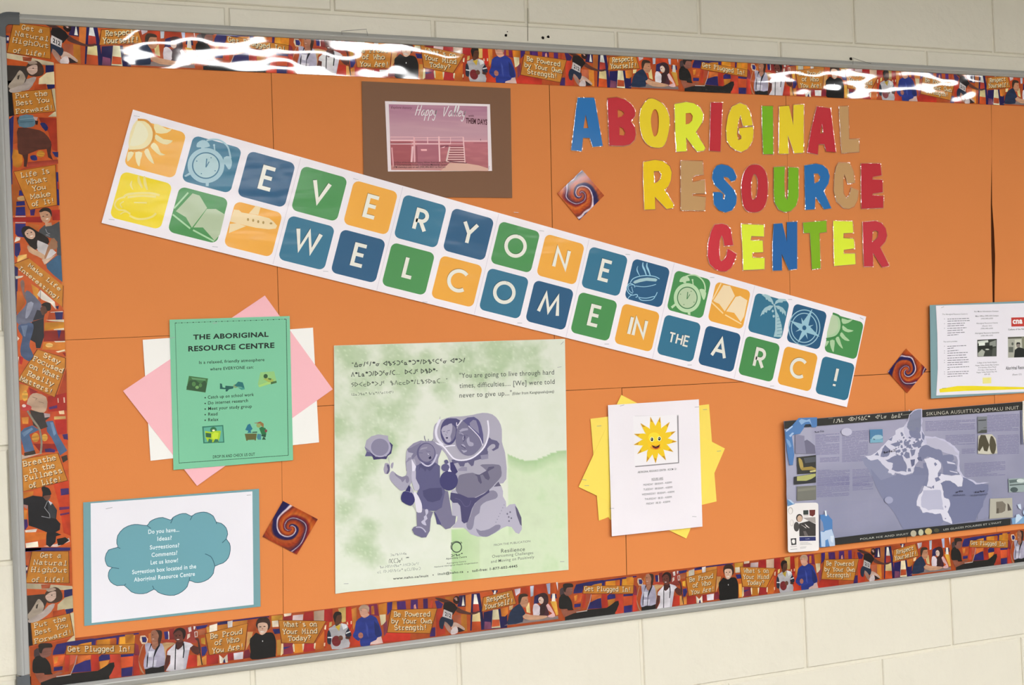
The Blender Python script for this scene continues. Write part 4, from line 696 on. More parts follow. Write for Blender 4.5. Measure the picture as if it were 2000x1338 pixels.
for r,row in enumerate((ROW0,ROW1)):
    for i,(c,ch) in enumerate(row):
        k=BK(i,r); z=Wp(*k(50,50),DW)[1]
        a=Art('tile',ban,DW,MSATIN,k=k,e=EZ(z)); a.poly(c,rrect()); t=a.done()
        g=Art('letter' if ch else 'icon',t,DW,MSATIN,k=k,e=EZ(z),dd=STEP*2)
        if ch:
            small=len(ch)==3; h=24 if small else 45 if len(ch)==1 else 42; y1=70 if not small else 64
            ws=[max(q[0] for pl in GEO[x] for q in pl)*h/10 for x in ch]; gap=9 if not small else 5; tot=sum(ws)+gap*(len(ch)-1)
            wd_=4.3 if small else 8.3
            for sh,cc in (((-1.2,-1.4),{'%s'%c:c}) ,((0,0),None)):
                x=50-tot/2
                for q,x_ in zip(ch,ws):
                    for pl in GEO[q]:
                        col='#dedcd2' if sh==(0,0) else tuple(int(v*.72) for v in hx(c))
                        g.line(col,[(x+sh[0]+a_*h/10,y1+sh[1]-b_*h/10) for a_,b_ in pl],wd_)
                    x+=x_+gap
        else: ICON[(i,r)](g)
        g.done()
for x,y,an in ((267,227,-8),(218,429,-5),(1188-180,495-80,-3),(695,350,-15),(636,530,-4),(830,590,-2),(1058,451,-6),(1015,631,-4),(1226,497,-5),(1185,672,-2),(1391,542,-3),(1347,713,-2),(1543,585,-3),(1508,754,-2),(1683,622,-25),(420,482,-5)): staple(ban,x,y,an,.010)
# thin joins where the banner's printed pages overlap
for i in (3,5,7,9,11,13):
    u=U0+(i+1)*UP-(UP-UW)/2-UP
    a=Art('page_join',ban,DW,MSATIN,k=lambda x,y:(x,y),e=EZ(1.7),dd=STEP*.5); p,q=HB_(u,.01),HB_(u,.99); a.line('#c8c0cc',[p,q],.8); a.done()
# ================= cut-out letters =================
Q1,Q2,Q3,Q4,Q5,Q6=K(1100,180,6.667),K(1400,190,6.667),K(1240,300,7.692),K(1490,300,7.692),K(1370,420,10),K(1550,420,10)
RED,BLU,YEL,LIM,GRN,TAN='#b0242e','#1a64a2','#e2c020','#d4e230','#6ea60e','#b48c5c'
LET=[(Q1,BLU,"190,72 400,72 415,120 515,700 385,712 345,595 258,595 240,768 105,755 130,560 165,250",("293,290 330,468 265,468",),'blue letter A, the first of the heading\'s top row',0),
(Q1,RED,"578,80 700,68 800,95 890,160 938,240 935,310 880,380 930,450 945,540 930,620 870,680 780,698 600,695 590,400",("710,225 765,240 800,275 765,315 712,332","735,450 780,470 812,530 790,565 733,558"),'red letter B between the blue A and a yellow O',0),
(Q1,YEL,"1110,88 1200,95 1290,150 1350,230 1385,350 1375,500 1340,640 1290,715 1200,722 1110,690 1040,600 1000,450 995,330 1020,200",("1200,222 1235,270 1247,380 1235,520 1205,572 1175,565 1148,450 1142,340 1165,250",),'yellow letter O in the heading\'s top row',2),
(Q1,LIM,"1450,155 1600,128 1700,145 1780,200 1825,290 1810,390 1760,470 1725,520 1850,725 1830,762 1745,772 1600,590 1608,770 1475,775 1460,500",("1595,275 1660,270 1688,310 1680,370 1640,410 1595,420",),'lime yellow letter R in the heading\'s top row',0),
(PX,RED,"1388.7,200.3 1410.8,200.8 1407.2,295.9 1385.7,294.3",(),'narrow red letter I in the heading\'s top row',0),
(Q2,YEL,"300,75 380,105 430,190 462,330 465,365 345,375 330,330 310,235 285,300 270,380 262,480 280,560 320,540 320,505 290,470 288,405 470,385 478,450 465,570 400,670 320,712 250,690 180,640 130,560 120,400 150,230 200,120",(),'yellow letter G in the heading\'s top row',0),
(Q2,GRN,"588,115 730,115 735,740 605,740 592,400",(),'green letter I in the heading\'s top row',0),
(Q2,YEL,"815,120 940,110 995,360 998,98 1132,95 1130,722 1010,728 925,490 935,735 808,735",(),'yellow letter N in the heading\'s top row',0),
(Q2,RED,"1305,120 1480,145 1550,715 1425,705 1400,610 1325,612 1315,745 1180,715 1230,420",("1368,350 1390,470 1345,470",),'red letter A near the end of the heading\'s top row',0),
(Q2,TAN,"1590,120 1712,115 1722,545 1850,545 1855,710 1625,728",(),'tan letter L, the last of the heading\'s top row',0),
(Q3,'#e8bc00',"125,130 300,95 420,115 520,190 552,280 540,400 500,490 442,545 585,770 575,815 480,832 300,645 305,835 145,842 130,500",("285,265 365,262 400,310 385,380 340,425 290,450",),'yellow letter R, the first of the heading\'s middle row',0),
(Q3,TAN,"690,110 1015,115 1030,315 900,325 862,365 865,430 1050,392 1055,600 860,600 865,635 1062,655 1050,855 690,855",(),'tan letter E in the heading\'s middle row',0),
(Q3,BLU,"1300,160 1400,180 1480,240 1530,350 1510,400 1450,415 1400,360 1335,345 1340,385 1420,470 1490,550 1530,650 1520,760 1460,850 1360,885 1260,850 1190,760 1178,580 1285,580 1325,610 1320,680 1345,695 1355,620 1290,555 1200,470 1160,370 1175,260 1230,180",(),'blue letter S in the heading\'s middle row',0),
(Q3,RED,"1800,165 1880,180 1950,250 1990,380 1995,560 1980,700 1930,820 1850,875 1750,880 1670,850 1620,740 1600,560 1610,400 1650,270 1710,190",("1800,305 1840,370 1845,500 1830,640 1790,692 1755,670 1745,560 1750,420 1770,340",),'red letter O in the heading\'s middle row',2),
(Q4,GRN,"165,205 330,195 322,400 330,650 365,700 380,600 385,205 535,215 535,650 500,780 420,860 330,880 240,840 180,740 165,600",(),'green letter U in the heading\'s middle row',0),
(Q4,BLU,"625,180 800,150 900,175 975,240 1005,340 985,450 912,560 1028,820 920,838 790,650 780,835 640,845 630,500",("765,298 830,298 865,350 840,420 775,450",),'blue letter R in the heading\'s middle row',0),
(Q4,TAN,"1140,140 1300,140 1360,260 1378,430 1280,455 1225,310 1205,400 1210,600 1255,670 1300,620 1330,510 1435,560 1420,700 1370,790 1290,830 1210,815 1110,720 1065,560 1075,330 1100,200",(),'tan letter C in the heading\'s middle row',0),
(Q4,RED,"1475,150 1765,150 1785,325 1650,350 1645,390 1798,395 1800,580 1650,600 1650,625 1810,640 1808,815 1480,828",(),'red letter E, the last of the heading\'s middle row',0),
(Q5,'#c02a36',"260,190 400,170 500,200 570,280 620,590 450,600 430,480 395,395 355,500 345,720 360,870 390,905 450,860 490,780 515,660 685,760 640,920 580,1030 480,1100 380,1100 270,1060 160,950 120,800 130,560 190,320",(),'red letter C, the first of the heading\'s bottom row',0),
(Q5,LIM,"780,180 1220,195 1220,420 975,410 960,495 1195,500 1205,725 990,735 995,835 1235,840 1230,1055 820,1075 800,600",(),'lime yellow letter E next to the red C of the bottom row',0),
(Q5,'#145a9a',"1410,175 1580,160 1670,520 1670,140 1870,130 1870,1050 1710,1075 1570,760 1575,1080 1395,1085 1390,600",(),'blue letter N in the heading\'s bottom row',0),
(Q6,'#78a808',"185,150 640,110 645,330 505,350 525,1040 360,1060 320,350 200,350",(),'green letter T in the heading\'s bottom row',0),
(Q6,LIM,"775,115 1150,125 1165,345 975,355 970,450 1175,465 1190,650 980,680 975,755 1200,755 1210,960 795,995",(),'lime yellow letter E between the green T and last red R',0),
(Q6,'#b82c38',"1350,140 1600,115 1720,160 1800,260 1825,400 1790,520 1690,630 1870,990 1730,1020 1550,740 1555,1005 1375,1005 1360,600",("1545,315 1600,300 1655,330 1645,430 1590,490 1530,530",),'red letter R, the last of the heading\'s bottom row',0)]
DL=.0128
for n,(k,c,st,hl,lb,sm) in enumerate(LET):
    d=DL+.0003*(n%3)
    o,loops=sheet('cutout_letter',st,d,c,MCARD,'laminated cut-out '+lb,'letter','cut-out letters of the heading',k=k,sm=sm,holes=hl,th=.0006)
    # clear laminate left standing round the card: a thin bent rim
    for li,L in enumerate(loops[:1] if n<5 else loops):
        m=len(L); g=.0016; v=[];f=[]
        rq=[]
        for i in range(m):
            a,b,c2=L[i-1],L[i],L[(i+1)%m]; n1=(b[1]-a[1],a[0]-b[0]); n2=(c2[1]-b[1],b[0]-c2[0]); l1=math.hypot(*n1) or 1; l2=math.hypot(*n2) or 1
            q=(n1[0]/l1+n2[0]/l2,n1[1]/l1+n2[1]/l2); ql=math.hypot(*q) or 1; kk=min(2/ql,1.8)/ql if ql>.3 else 1/ql
            jit=R.uniform(.7,1.3)
            rq.append((b[0]+q[0]*kk*g*jit,b[1]+q[1]*kk*g*jit))
        for i in range(m): v+=[(L[i][0],-d-.00025,L[i][1]),(rq[i][0],-d-.00025+R.uniform(-.0003,.0006),rq[i][1])]
        for i in range(m): j=(i+1)%m; f.append((2*i,2*i+1,2*j+1,2*j))
        mk('laminate_edge',v,f,MFILM,o,smooth=False)
# ================= swirl diamonds =================
def swirl(st,k,turn,phase,label,seed,mir=1):
    dd=.0128
    o,_=sheet('swirl_diamond',st,dd,'#b04018',MSWIRL,label,'card','laminated swirl diamonds',k=k,th=.0006)
    P=[(-1.0,(178,66,30)),(-.72,(196,92,40)),(-.55,(40,28,84)),(-.36,(36,30,92)),(-.31,(240,224,236)),(-.25,(232,206,212)),(-.2,(120,44,40)),(0,(196,80,28)),(.22,(214,110,40)),(.4,(150,40,34)),(.52,(90,32,70)),(.58,(236,214,220)),(.63,(52,32,84)),(.76,(120,50,50)),(1.0,(178,66,30))]
    def fn(u,v):
        x,y=(u-.5)*2*mir,(v-.5)*2; r=math.hypot(x,y)+1e-4; th=math.atan2(y,x)
        w_=th+turn*math.exp(-r*1.3)*9.5+.35*nz(x*2,y*2,seed)+phase
        t=(w_/math.pi*1.0+.18*nz(x*1.3+5,y*1.3,seed+3))%2-1
        for (a,ca),(b,cb) in zip(P,P[1:]):
            if a<=t<=b:
                f=(t-a)/(b-a); c=mix(ca,cb,f*f*(3-2*f)); break
        if r<.12: c=mix((176,48,34),c,r/.12)
        return tuple(max(0,min(255,q*(1+.16*nz(x*7,y*7+r*9,seed+9)))) for q in c)
    gridart('swirl_print',o,st,84,84,fn,dd,MSWIRL,k=k,e=EZ(o.location.z)*1.35)
swirl("688,130 1172,690 632,1225 152,645",K(1075,320,11.15),1,-.6,'small square card turned on its corner with dark swirl, left of the heading',1)
swirl("548,135 1035,625 570,1190 112,690",K(1725,670,12.16),-1,1.2,'small square card turned on its corner with swirl, right of the banner\'s end',5,mir=1)
swirl("532,95 1290,492 835,1262 88,872",K(505,970,11.15),1,1.9,'tilted square card with orange and navy swirl, beside the cloud flyer',8)
# ================= happy valley card =================
DA=.0125
brn,_=sheet('mounting_card',"706.5,158.5 997,172.5 1000.5,386.5 711,383.5",DA,'#6e4c34',None,'brown mounting card behind the pink photo notice','card','mounting cards',th=.0005)
KH=K(740,185,8.333)
hv,_=sheet('photo_notice',"100,105 1808,155 1842,1240 148,1250",DA+.0009,'#d8ccd0',None,'white-edged notice with a pink photo of a jetty and steps','notice',k=KH)
def hvf(u,v):
    if v<.55:
        c=mix((158,108,132),(178,138,150),min(1,v/.36)); c=mix(c,(186,146,156),max(0,nz(u*3,v*22,2))*.9); 
        if v>.44: c=mix(c,(190,140,150),(v-.44)*6)
    else:
        c=mix((170,98,108),(160,92,98),(v-.55)*3); c=mix(c,(190,120,122),max(0,nz(u*6,v*24,4))*1.0)
        if u<.21: c=mix(c,(140,62,66),.55)
        if .27<u<.5 : c=mix(c,(150,90,106),.6)
        if v>.92-.12*max(0,(u-.1))*0+ (0.06 if u>.85 else 0): c=mix(c,(196,150,140),.6)
    return tuple(max(0,min(255,q)) for q in c)
gridart('printed_picture',hv,"160,155 1762,190 1782,1245 200,1225",70,50,hvf,DA+.0009,MPRINT,k=KH)
a=Art('picture_details',hv,DA+.0009,k=KH,dd=STEP*2); P='#d8b0b4'
for s_,w_ in (("185,690 570,690",9),("570,700 1380,690",7),("190,745 560,745",22),("580,740 1380,740",8),("190,800 1170,800",20),("1385,755 1765,755",16),("1100,800 1380,800",10)): a.line(P,s_,w_)
for s_,w_,c in (("210,860 235,1170",22,'#c89094'),("548,840 530,1100",30,P),("572,690 580,1100",26,'#d0a0a6'),("975,680 990,1090",24,P),("790,690 795,800",14,P),("1165,690 1165,800",9,P),("1372,690 1400,1110",20,P),("610,830 620,1100",26,'#8a4c58')): a.line(c,s_,w_)
for i in range(7): a.line('#6c3038',"%d,%d %d,%d"%(1165-i*10,845+i*38,1375+i*3,845+i*38),9); a.line('#d8b4b0',"%d,%d %d,%d"%(1160-i*10,862+i*38,1378+i*3,862+i*38),14)
a.line('#d0b8b4',"1150,850 1100,1080",26); a.line('#5c3038',"1140,1085 1430,1115",12); a.line('#5c3038',"190,795 540,790",6); a.poly('#e0a4a8',"680,885 780,885 780,915 690,915"); a.poly('#804450',"990,830 1130,820 1140,850 1000,860"); a.poly('#e8b4b8',"1000,865 1080,840 1060,865"); a.line('#8a5058',"1540,785 1765,785",8); a.line('#5c3840',"1655,720 1655,745",10)
a.poly('#c8a090',"1430,1120 1620,1150 1780,1200 1780,1240 1000,1240 1150,1110"); a.done()
a=Art('lettering',hv,DA+.0009,k=KH,dd=STEP*6)
for s,x0,y0,x1,y1,h,c,b,sh in (("Explore history",195,225,540,232,40,'#5c2c3c',0,.3),("with",1455,358,1545,360,34,'#4c1c28',.01,0),("THEM DAYS",1415,462,1762,490,88,'#40141e',.03,.1),("2nd floor of the community centre, Hillview Road Library & Museum",240,1115,1170,1115,30,'#4a3030',0,0),(" 21 Courtemanche Street, 1 Courtes Memorial Square",240,1155,1110,1152,30,'#3a2424',.01,0),("1PM themdays.com or call (709) 896-8531 to find out",240,1192,1085,1192,30,'#3a2424',.01,0)):
    a.text(s,x0,y0,x1,y1,h,c,b,shear=sh)
# script lettering drawn with thin strokes
SC=F_({'H':"1,0 4,10|6,0 9.5,10|1.5,5.2 9,5.6",'a':"5,5 3,5.5 1,3.5 .5,1 2,0 4,2 5.2,5 4.6,1 6,.3",'p':"1.6,5 -.6,-5|1.2,3.5 3,5.4 4.8,5 4.6,2 3,.3 1,.6",'y':"1,5.2 1,1.5 2.4,.4 4.4,2 5,5.2 3,-3.2 1,-4.6 0,-3",'V':"1.5,9 2,0 7.5,10",'l':"1,.8 3.5,7 4,9.8 3,10 2,6 1.7,1 3,.2",'e':"1,2.6 4,3.6 4.4,5 3,5.4 1,3.6 .8,1 2.6,.1 4.6,1.2"})
for w_,x0,x1,yb in (("Happy",580,935,338),("Valley",1035,1405,350)):
    n=len(w_); x=x0
    adv={'H':10,'V':8.5,'a':6.4,'p':6,'y':5.6,'l':4,'e':5.4}; tot=sum(adv[c] for c in w_); sc_=(x1-x0)/tot
    for c in w_:
        for pl in SC[c]: a.line('#f0e0e4',smooth([(x+(px_+py_*.18)*sc_,yb-py_*16.5+ (x-x0)*.015) for px_,py_ in pl],3,False),11)
        x+=adv[c]*sc_
a.done(); staple(hv,770,198,0,.008); staple(hv,955,328,80,.008)
# ================= green flyer =================
wb,_=sheet('backing_sheet',"278.7,663.8 611.3,640 623.2,864 294,900",DA,'#eceae6',None,'white sheet lowest in the stack under the green flyer','paper')
pk,_=sheet('pink_sheet',"517.3,577.2 649.9,760.4 384.9,949.1 240.3,763.7",DA+.0008,'#f0b4bc',None,'pink sheet turned on its corner behind the green flyer','paper')
G=DA+.0020
gf,_=sheet('green_flyer',"331,624.5 565.8,617.3 572.6,898.8 338.8,918",G,'#78c09a',None,'mint green flyer about the centre with small clip-art pictures','flyer')
G1,G2=K(325,615,7.843),K(325,760,7.843)
a=Art('dotted_border',gf,G,dd=STEP); c='#1c4434'
def dashline(a,k,c,x0,y0,x1,y1,w_,pat):
    a.k=k; L=math.hypot(x1-x0,y1-y0); t=0;i=0
    while t<L:
        l=min(pat[i%len(pat)],L-t)
        if i%2==0: a.line(c,[(x0+(x1-x0)*t/L,y0+(y1-y0)*t/L),(x0+(x1-x0)*(t+l)/L,y0+(y1-y0)*(t+l)/L)],w_,lv=1)
        t+=l;i+=1
dashline(a,PX,c,342,631,559,623.5,1.3,(3.6,2,1,1.6,1,2)); dashline(a,PX,c,559,623.5,563,889.3,1.4,(2.2,.5)); dashline(a,PX,c,342,631,349.6,904.5,1.2,(1.6,1.1)); dashline(a,PX,c,349.6,904.5,563,889.3,1.2,(2.6,.6)); a.done()['kind']='stuff'
a=Art('lettering',gf,G,k=G1,dd=STEP*2); c='#10241c'
a.text("THE ABORIGINAL",410,378,1565,333,76,c,.035); a.text("RESOURCE CENTRE",335,558,1655,502,80,c,.035)
a.text("Is a relaxed, friendly atmosphere",500,752,1502,708,48,c,.012); a.text("where EVERYONE can:",668,853,1335,822,48,c,.012)
a.k=G2
for t,x0,y0,x1,y1 in (("Catch up on school work",635,148,1340,105),("Do internet research",638,236,1250,197),("Meet your study group",640,322,1308,284),("Read",640,408,782,402),("Relax",640,493,798,485)):
    a.text(t,x0,y0,x1,y1,50,c,.014); a.ell(c,594,y0-16,11,11,10)
a.text("DROP IN AND CHECK US OUT",712,1060,1355,1018,46,c,.014); a.done()
def pic(nm,items,par=gf,d=G):
    a=Art(nm,par,d,dd=STEP)
    for k,c,st,*m in items:
        a.k=k
        if isinstance(st,tuple): a.ell(c,*st)
        elif m and m[0]<0: a.line(c,st,-m[0],sm=2)
        else: a.poly(c,st,m[0] if m else 0)
    return a.done()
pic('printed_picture',[(G1,'#3c6c3c',"345,935 638,975 598,1190 305,1148"),(G1,'#2c5230',"310,1100 360,1000 450,1000 520,1060 590,1000 620,1060 600,1185 308,1145",1),(G1,'#5c9060',"380,960 600,985 600,1010 400,990"),(G1,'#4c7c44',(420,1060,30,36)),(G1,'#4c7c44',(520,1080,26,30)),(G1,'#6c9c5c',(470,1110,28,24))])
pic('printed_picture',[(G1,'#1c5a50',"820,1050 850,1055 860,1110 900,1120 905,1085 960,1090 1030,1095 1020,1130 960,1140 930,1175 905,1172 910,1140 820,1135",1),(G1,'#7c9c6c',(1060,1090,36,30)),(G1,'#1c6a68',"1040,1085 1100,1022 1170,1035 1200,1130 1150,1105 1080,1100"),(G1,'#3c8c80',"1090,1110 1190,1115 1200,1140 1150,1150",1)])
pic('printed_picture',[(G1,'#8cc078',"1440,880 1650,865 1690,1030 1420,1110 1400,1060",1),(G1,'#a0cc70',"1410,1080 1600,1010 1600,1050 1420,1110"),(G1,'#2c5430',(1520,940,32,34)),(G1,'#9cac50',"1480,980 1560,965 1640,990 1640,1040 1560,1030"),(G1,'#3c6434',"1600,1030 1685,1010 1690,1040 1600,1065"),(G1,'#4c6c30',"1560,965 1610,975 1600,1000 1560,990")])
pic('printed_picture',[(G2,'#2c7460',"548,572 870,550 888,820 565,832"),(G2,'#5aa890',"570,590 855,568 870,805 585,815"),(G2,'#2c6c44',(720,625,50,46)),(G2,'#a0c420',"590,640 690,660 720,640 835,640 820,740 790,815 640,815 600,740"),(G2,'#c0d830',"700,690 740,660 800,670 780,790 700,760",1),(G2,'#e8e8c0',(722,632,22,14)),(G2,'#2c5c3c',"600,670 685,680 685,745 605,735"),(G2,'#2c6c54',"650,760 700,775 700,815 635,815"),(G2,'#2c6c54',"745,765 790,770 800,810 720,815")])
pic('printed_picture',[(G2,'#1c6c84',"1245,545 1280,530 1320,610 1290,640 1305,670 1240,672 1255,640 1208,625"),(G2,'#5c5c2c',"1200,685 1385,680 1370,785 1355,790 1350,775 1245,780 1235,798 1222,785"),(G2,'#2c4c3c',"1320,655 1390,650 1390,668 1310,672"),(G2,'#1c6c3c',"1420,600 1460,575 1520,600 1530,690 1460,700 1440,650",1),(G2,'#8c9c5c',(1412,555,34,36)),(G2,'#8c6c3c',"1400,510 1440,495 1490,530 1490,590 1450,560 1430,520",1),(G2,'#8c4c3c',"1345,517 1400,512 1440,500 1430,525 1350,524"),(G2,'#3c7c8c',"1395,685 1450,690 1450,775 1400,775 1385,740",1),(G2,'#1c4c34',"1455,700 1528,690 1520,740 1455,720"),(G2,'#1c4c34',"1480,735 1500,735 1525,775 1465,775"),(G2,'#7c3c3c',(1525,640,20,24))])
for x,y,an in ((336,660,15),(560,622,-3),(420,631,5)): staple(gf,x,y,an,.009)
# ================= cloud flyer =================
tb,_=sheet('mounting_card',"162.6,981.4 506,954.7 508.9,1184.7 164.6,1222.8",DA,'#74a0a6',None,'grey-blue mounting card under the cloud flyer','card','mounting cards')
CF=DA+.0010
cf,_=sheet('cloud_flyer',"177,983.2 492.9,959.8 495.4,1181 179,1217",CF,'#eceaf2',None,'white flyer with a big blue cloud inviting ideas and suggestions','flyer')
KE=K(0,998,3.936)
cl="815,400 808,360 835,300 905,280 898,250 905,190 950,135 1010,108 1060,104 1130,112 1150,85 1190,62 1250,50 1310,70 1330,50 1380,25 1430,20 1470,40 1500,22 1545,10 1590,12 1640,40 1662,85 1700,95 1738,130 1750,180 1740,215 1765,250 1770,300 1755,360 1715,400 1652,425 1640,480 1600,525 1545,548 1500,550 1455,535 1440,580 1400,620 1340,648 1270,645 1215,625 1185,602 1130,630 1070,637 1010,622 955,572 900,575 850,545 832,500 842,455 862,435 830,425"
a=Art('printed_cloud',cf,CF,k=KE,dd=STEP); a.poly('#6ca4b0',cl,2); a.line('#2c5a68',pts(cl),5,sm=2,closed=True)
for s_ in ("905,280 925,288","1130,112 1160,135","1330,55 1312,95","1478,40 1462,70","1662,85 1665,100","1740,215 1708,245","1652,425 1642,390 1620,350 1576,330","1455,535 1458,510","1185,602 1172,575","955,572 968,560","862,435 915,443"): a.line('#2c5a68',s_,5,sm=2)
a.done()
a=Art('lettering',cf,CF,k=KE,dd=STEP*4)
for t,x0,y0,x1,y1 in (("Do you have...",1140,176,1378,158),("Ideas?",1210,230,1320,221),("Suggestions?",1152,296,1378,278),("Comments?",1165,354,1363,336),("Let us know!",1158,412,1368,393),("Suggestion box located in the",1016,486,1508,440),("Aboriginal Resource Centre",1030,544,1498,498)): a.text(t,x0,y0,x1,y1,33,'#e4f2f4',.018)
a.done(); staple(cf,213,992.5,8); staple(cf,486,967,0,.008)
# ================= opening-hours notice on yellow sheets =================
ya,_=sheet('yellow_sheet',"1153.2,818 1384.9,789.6 1399.6,979.4 1300,1003 1192,1015.5 1188,1010 1181,1013 1169.7,1017",DA,'#f8dc60',None,'upright yellow sheet lowest behind the opening-hours notice','paper')
yb,_=sheet('yellow_sheet',"1213.4,771.3 1415.9,876 1340.4,1051.9 1130,951",DA+.0008,'#fbdd5e',None,'yellow sheet turned at an angle behind the opening-hours notice','paper')
HD=DA+.0030
TILT=lambda x,z: max(0.0,(1.40-z))*.016
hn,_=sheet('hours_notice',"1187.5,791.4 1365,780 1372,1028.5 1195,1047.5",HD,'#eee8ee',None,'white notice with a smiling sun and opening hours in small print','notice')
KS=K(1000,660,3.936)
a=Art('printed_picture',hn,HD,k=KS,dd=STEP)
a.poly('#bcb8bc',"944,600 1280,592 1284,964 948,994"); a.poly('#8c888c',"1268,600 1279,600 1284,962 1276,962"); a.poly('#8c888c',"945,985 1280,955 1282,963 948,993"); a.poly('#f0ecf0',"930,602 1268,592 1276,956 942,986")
a.poly('#e8dcc0',"1100,600 1270,594 1274,750 1180,700") if 0 else None
cx,cy=1100,787
for i,(x,y) in enumerate(((1063,605),(1138,605),(1212,645),(1258,717),(1268,797),(1240,877),(1182,942),(1103,965),(1032,957),(960,893),(932,822),(935,738),(985,655))):
    dx,dy=x-cx,y-cy; l=math.hypot(dx,dy); nx,ny=-dy/l,dx/l
    a.poly('#f0c818',[(cx+nx*34,cy+ny*34),(cx+dx*.6+nx*24,cy+dy*.6+ny*24),(x,y),(cx+dx*.6-nx*20,cy+dy*.6-ny*20),(cx-nx*34,cy-ny*34)]); a.poly('#c8901c',[(cx+dx*.74+nx*12,cy+dy*.74+ny*12),(x,y),(cx+dx*.8-nx*6,cy+dy*.8-ny*6)])
a.ell('#f4c810',1100,790,66,72,28); a.ell('#fbdc30',1090,762,44,36,20); a.ell('#e8a418',1100,842,40,18)
for x,y in ((1073,780),(1130,775)): a.ell('#fff8c0',x,y,15,19); a.ell('#181410',x,y,10,14); a.ell('#d0d0c0',x-2,y-3,3,4,8)
a.poly('#a02818',"1068,820 1085,832 1103,835 1120,830 1136,816 1130,840 1115,852 1100,854 1082,846",1); a.poly('#181008',"1075,825 1103,837 1132,820 1125,838 1100,846 1082,838"); a.done()
a=Art('lettering',hn,HD,k=KS,dd=STEP)
a.text("ABORIGINAL RESOURCE CENTER - ROOM 121",966,1040,1264,1014,15,'#28242a',.012); a.text("HOURS ARE:",1073,1094,1163,1087,17,'#28242a',.01); a.line('#28242a',"1073,1098 1163,1091",2)
for t,x0,y0,x1,y1 in (("MONDAY  08:00AM - 4:00PM",1010,1138,1228,1118),("TUESDAY  08:00AM - 4:00PM",1010,1174,1232,1155),("WEDNESDAY  08:00AM - 4:00PM",998,1212,1247,1190),("THURSDAY  08:30 - 4:00PM",1020,1248,1228,1230),("FRIDAY  08:30 - 4:00PM",1033,1283,1215,1266)): a.text(t,x0,y0,x1,y1,16,'#403c44')
a.done()
for x,y,an,p_ in ((1215,792,12,hn),(1361,795,0,hn),(1195,993,-3,hn),(1356,1009,-8,hn)): staple(p_,x,y,an,.010)
TILT=None
for x,y,an,p_ in ((1170,832,2,ya),(1377,800,0,ya),(1404,881,3,yb),(1141,937,-15,yb),(1146,948.5,-3,yb)): staple(p_,x,y,an,.010)
TILT=None
# ================= flyer on the right =================
TILT=lambda x,z: max(0.0,2.75-x)*.018
tc,_=sheet('mounting_card',"1816,596 2040,586 2040,765 1818.3,778.5",DA+.0006,'#7c9ca2',None,'grey-blue mounting card under the flyer at the right edge','card','mounting cards')
CD=DA+.0018; KN=K(1810,585,6.69)
fl,_=sheet('centre_flyer',"120,80 1460,42 1460,1198 125,1255 145,900 138,450",CD,'#e6e2ea',None,'white three-column flyer with a red logo at the right edge of the photo','flyer',k=KN)
a=Art('lettering',fl,CD,k=KN,dd=STEP); c='#44424c'
for t,x0,y0,x1,y1,h,b in (("The Aboriginal Resource Centre is:",203,202,535,196,18,0),("The centre provides:",218,560,400,553,18,0),("For More Information Contact",622,166,937,160,18,.01),("Main Office (709) 635-Campus",637,226,937,218,18,.01),("(709) 896-6300",708,258,865,254,17,0),("Aboriginal Resource Centre",648,320,928,312,18,0),("(Room 121)",726,354,850,350,17,0),("(709) 896-6300",706,388,865,384,17,0),("Aboriginal Resource Specialist",630,450,945,440,18,.01),("(709) 896-6255",708,482,865,476,17,0),
 ("College of the North Atlantic",658,836,918,826,18,0),("Happy Valley-Goose Bay Campus",635,870,942,858,18,0),("219 Hamilton River Road",672,900,905,888,18,0),("P.O. Box 1720, Station B",670,932,903,920,18,0),("Happy Valley-Goose Bay, NL",652,962,918,948,18,0),("A0P 1E0",750,988,826,984,18,0),("College of the North Atlantic",1065,402,1400,390,20,.02),("Aboriginal Resource Centre",1032,918,1440,900,46,.02),("(Room 121)",1120,992,1240,986,22,0)): a.text(t,x0,y0,x1,y1,h,c,b)
a.done()
a=Art('fine_print',fl,CD,k=KN,dd=STEP); rr=random.Random(4)
def words(x0,y0,x1,y1,h=7,c='#6c6a76'):
    x=x0
    while x<x1-8:
        l=min(rr.uniform(14,60),x1-x); a.line(c,[(x,y0+(y1-y0)*(x-x0)/(x1-x0)),(x+l,y0+(y1-y0)*(x+l-x0)/(x1-x0))],h); x+=l+7
for y,x1,bul in ((256,550,1),(284,560,0),(318,498,1),(346,485,0),(378,520,1),(408,472,0),(438,500,0),(468,412,0),(612,522,1),(642,362,0),(674,412,1),(702,535,1),(734,520,0),(766,525,0),(796,545,1),(826,548,1),(856,468,0),(888,552,0),(918,300,0),(948,548,1),(976,538,1),(1008,465,0)):
    words(270,y,x1,y-10,8); 
    if bul: a.ell('#6c6a76',232,y-2,4,5,8)
a.done()['kind']='stuff'
pic('printed_picture',[(KN,'#343832',"660,528 915,515 912,742 662,748"),(KN,'#d0d4cc',"668,545 800,530 805,560 670,575"),(KN,'#8c9088',"820,560 905,530 905,610 820,620"),(KN,'#e0e4dc',"680,565 760,560 760,600 680,605"),(KN,'#20241e',"668,610 860,600 860,660 760,640 668,660"),(KN,'#a8aca0',"668,700 720,650 760,680 740,742 668,742",1),(KN,'#c0c4b8',(790,652,26,9)),(KN,'#50544c',"860,640 905,630 905,738 850,738")],fl,CD)
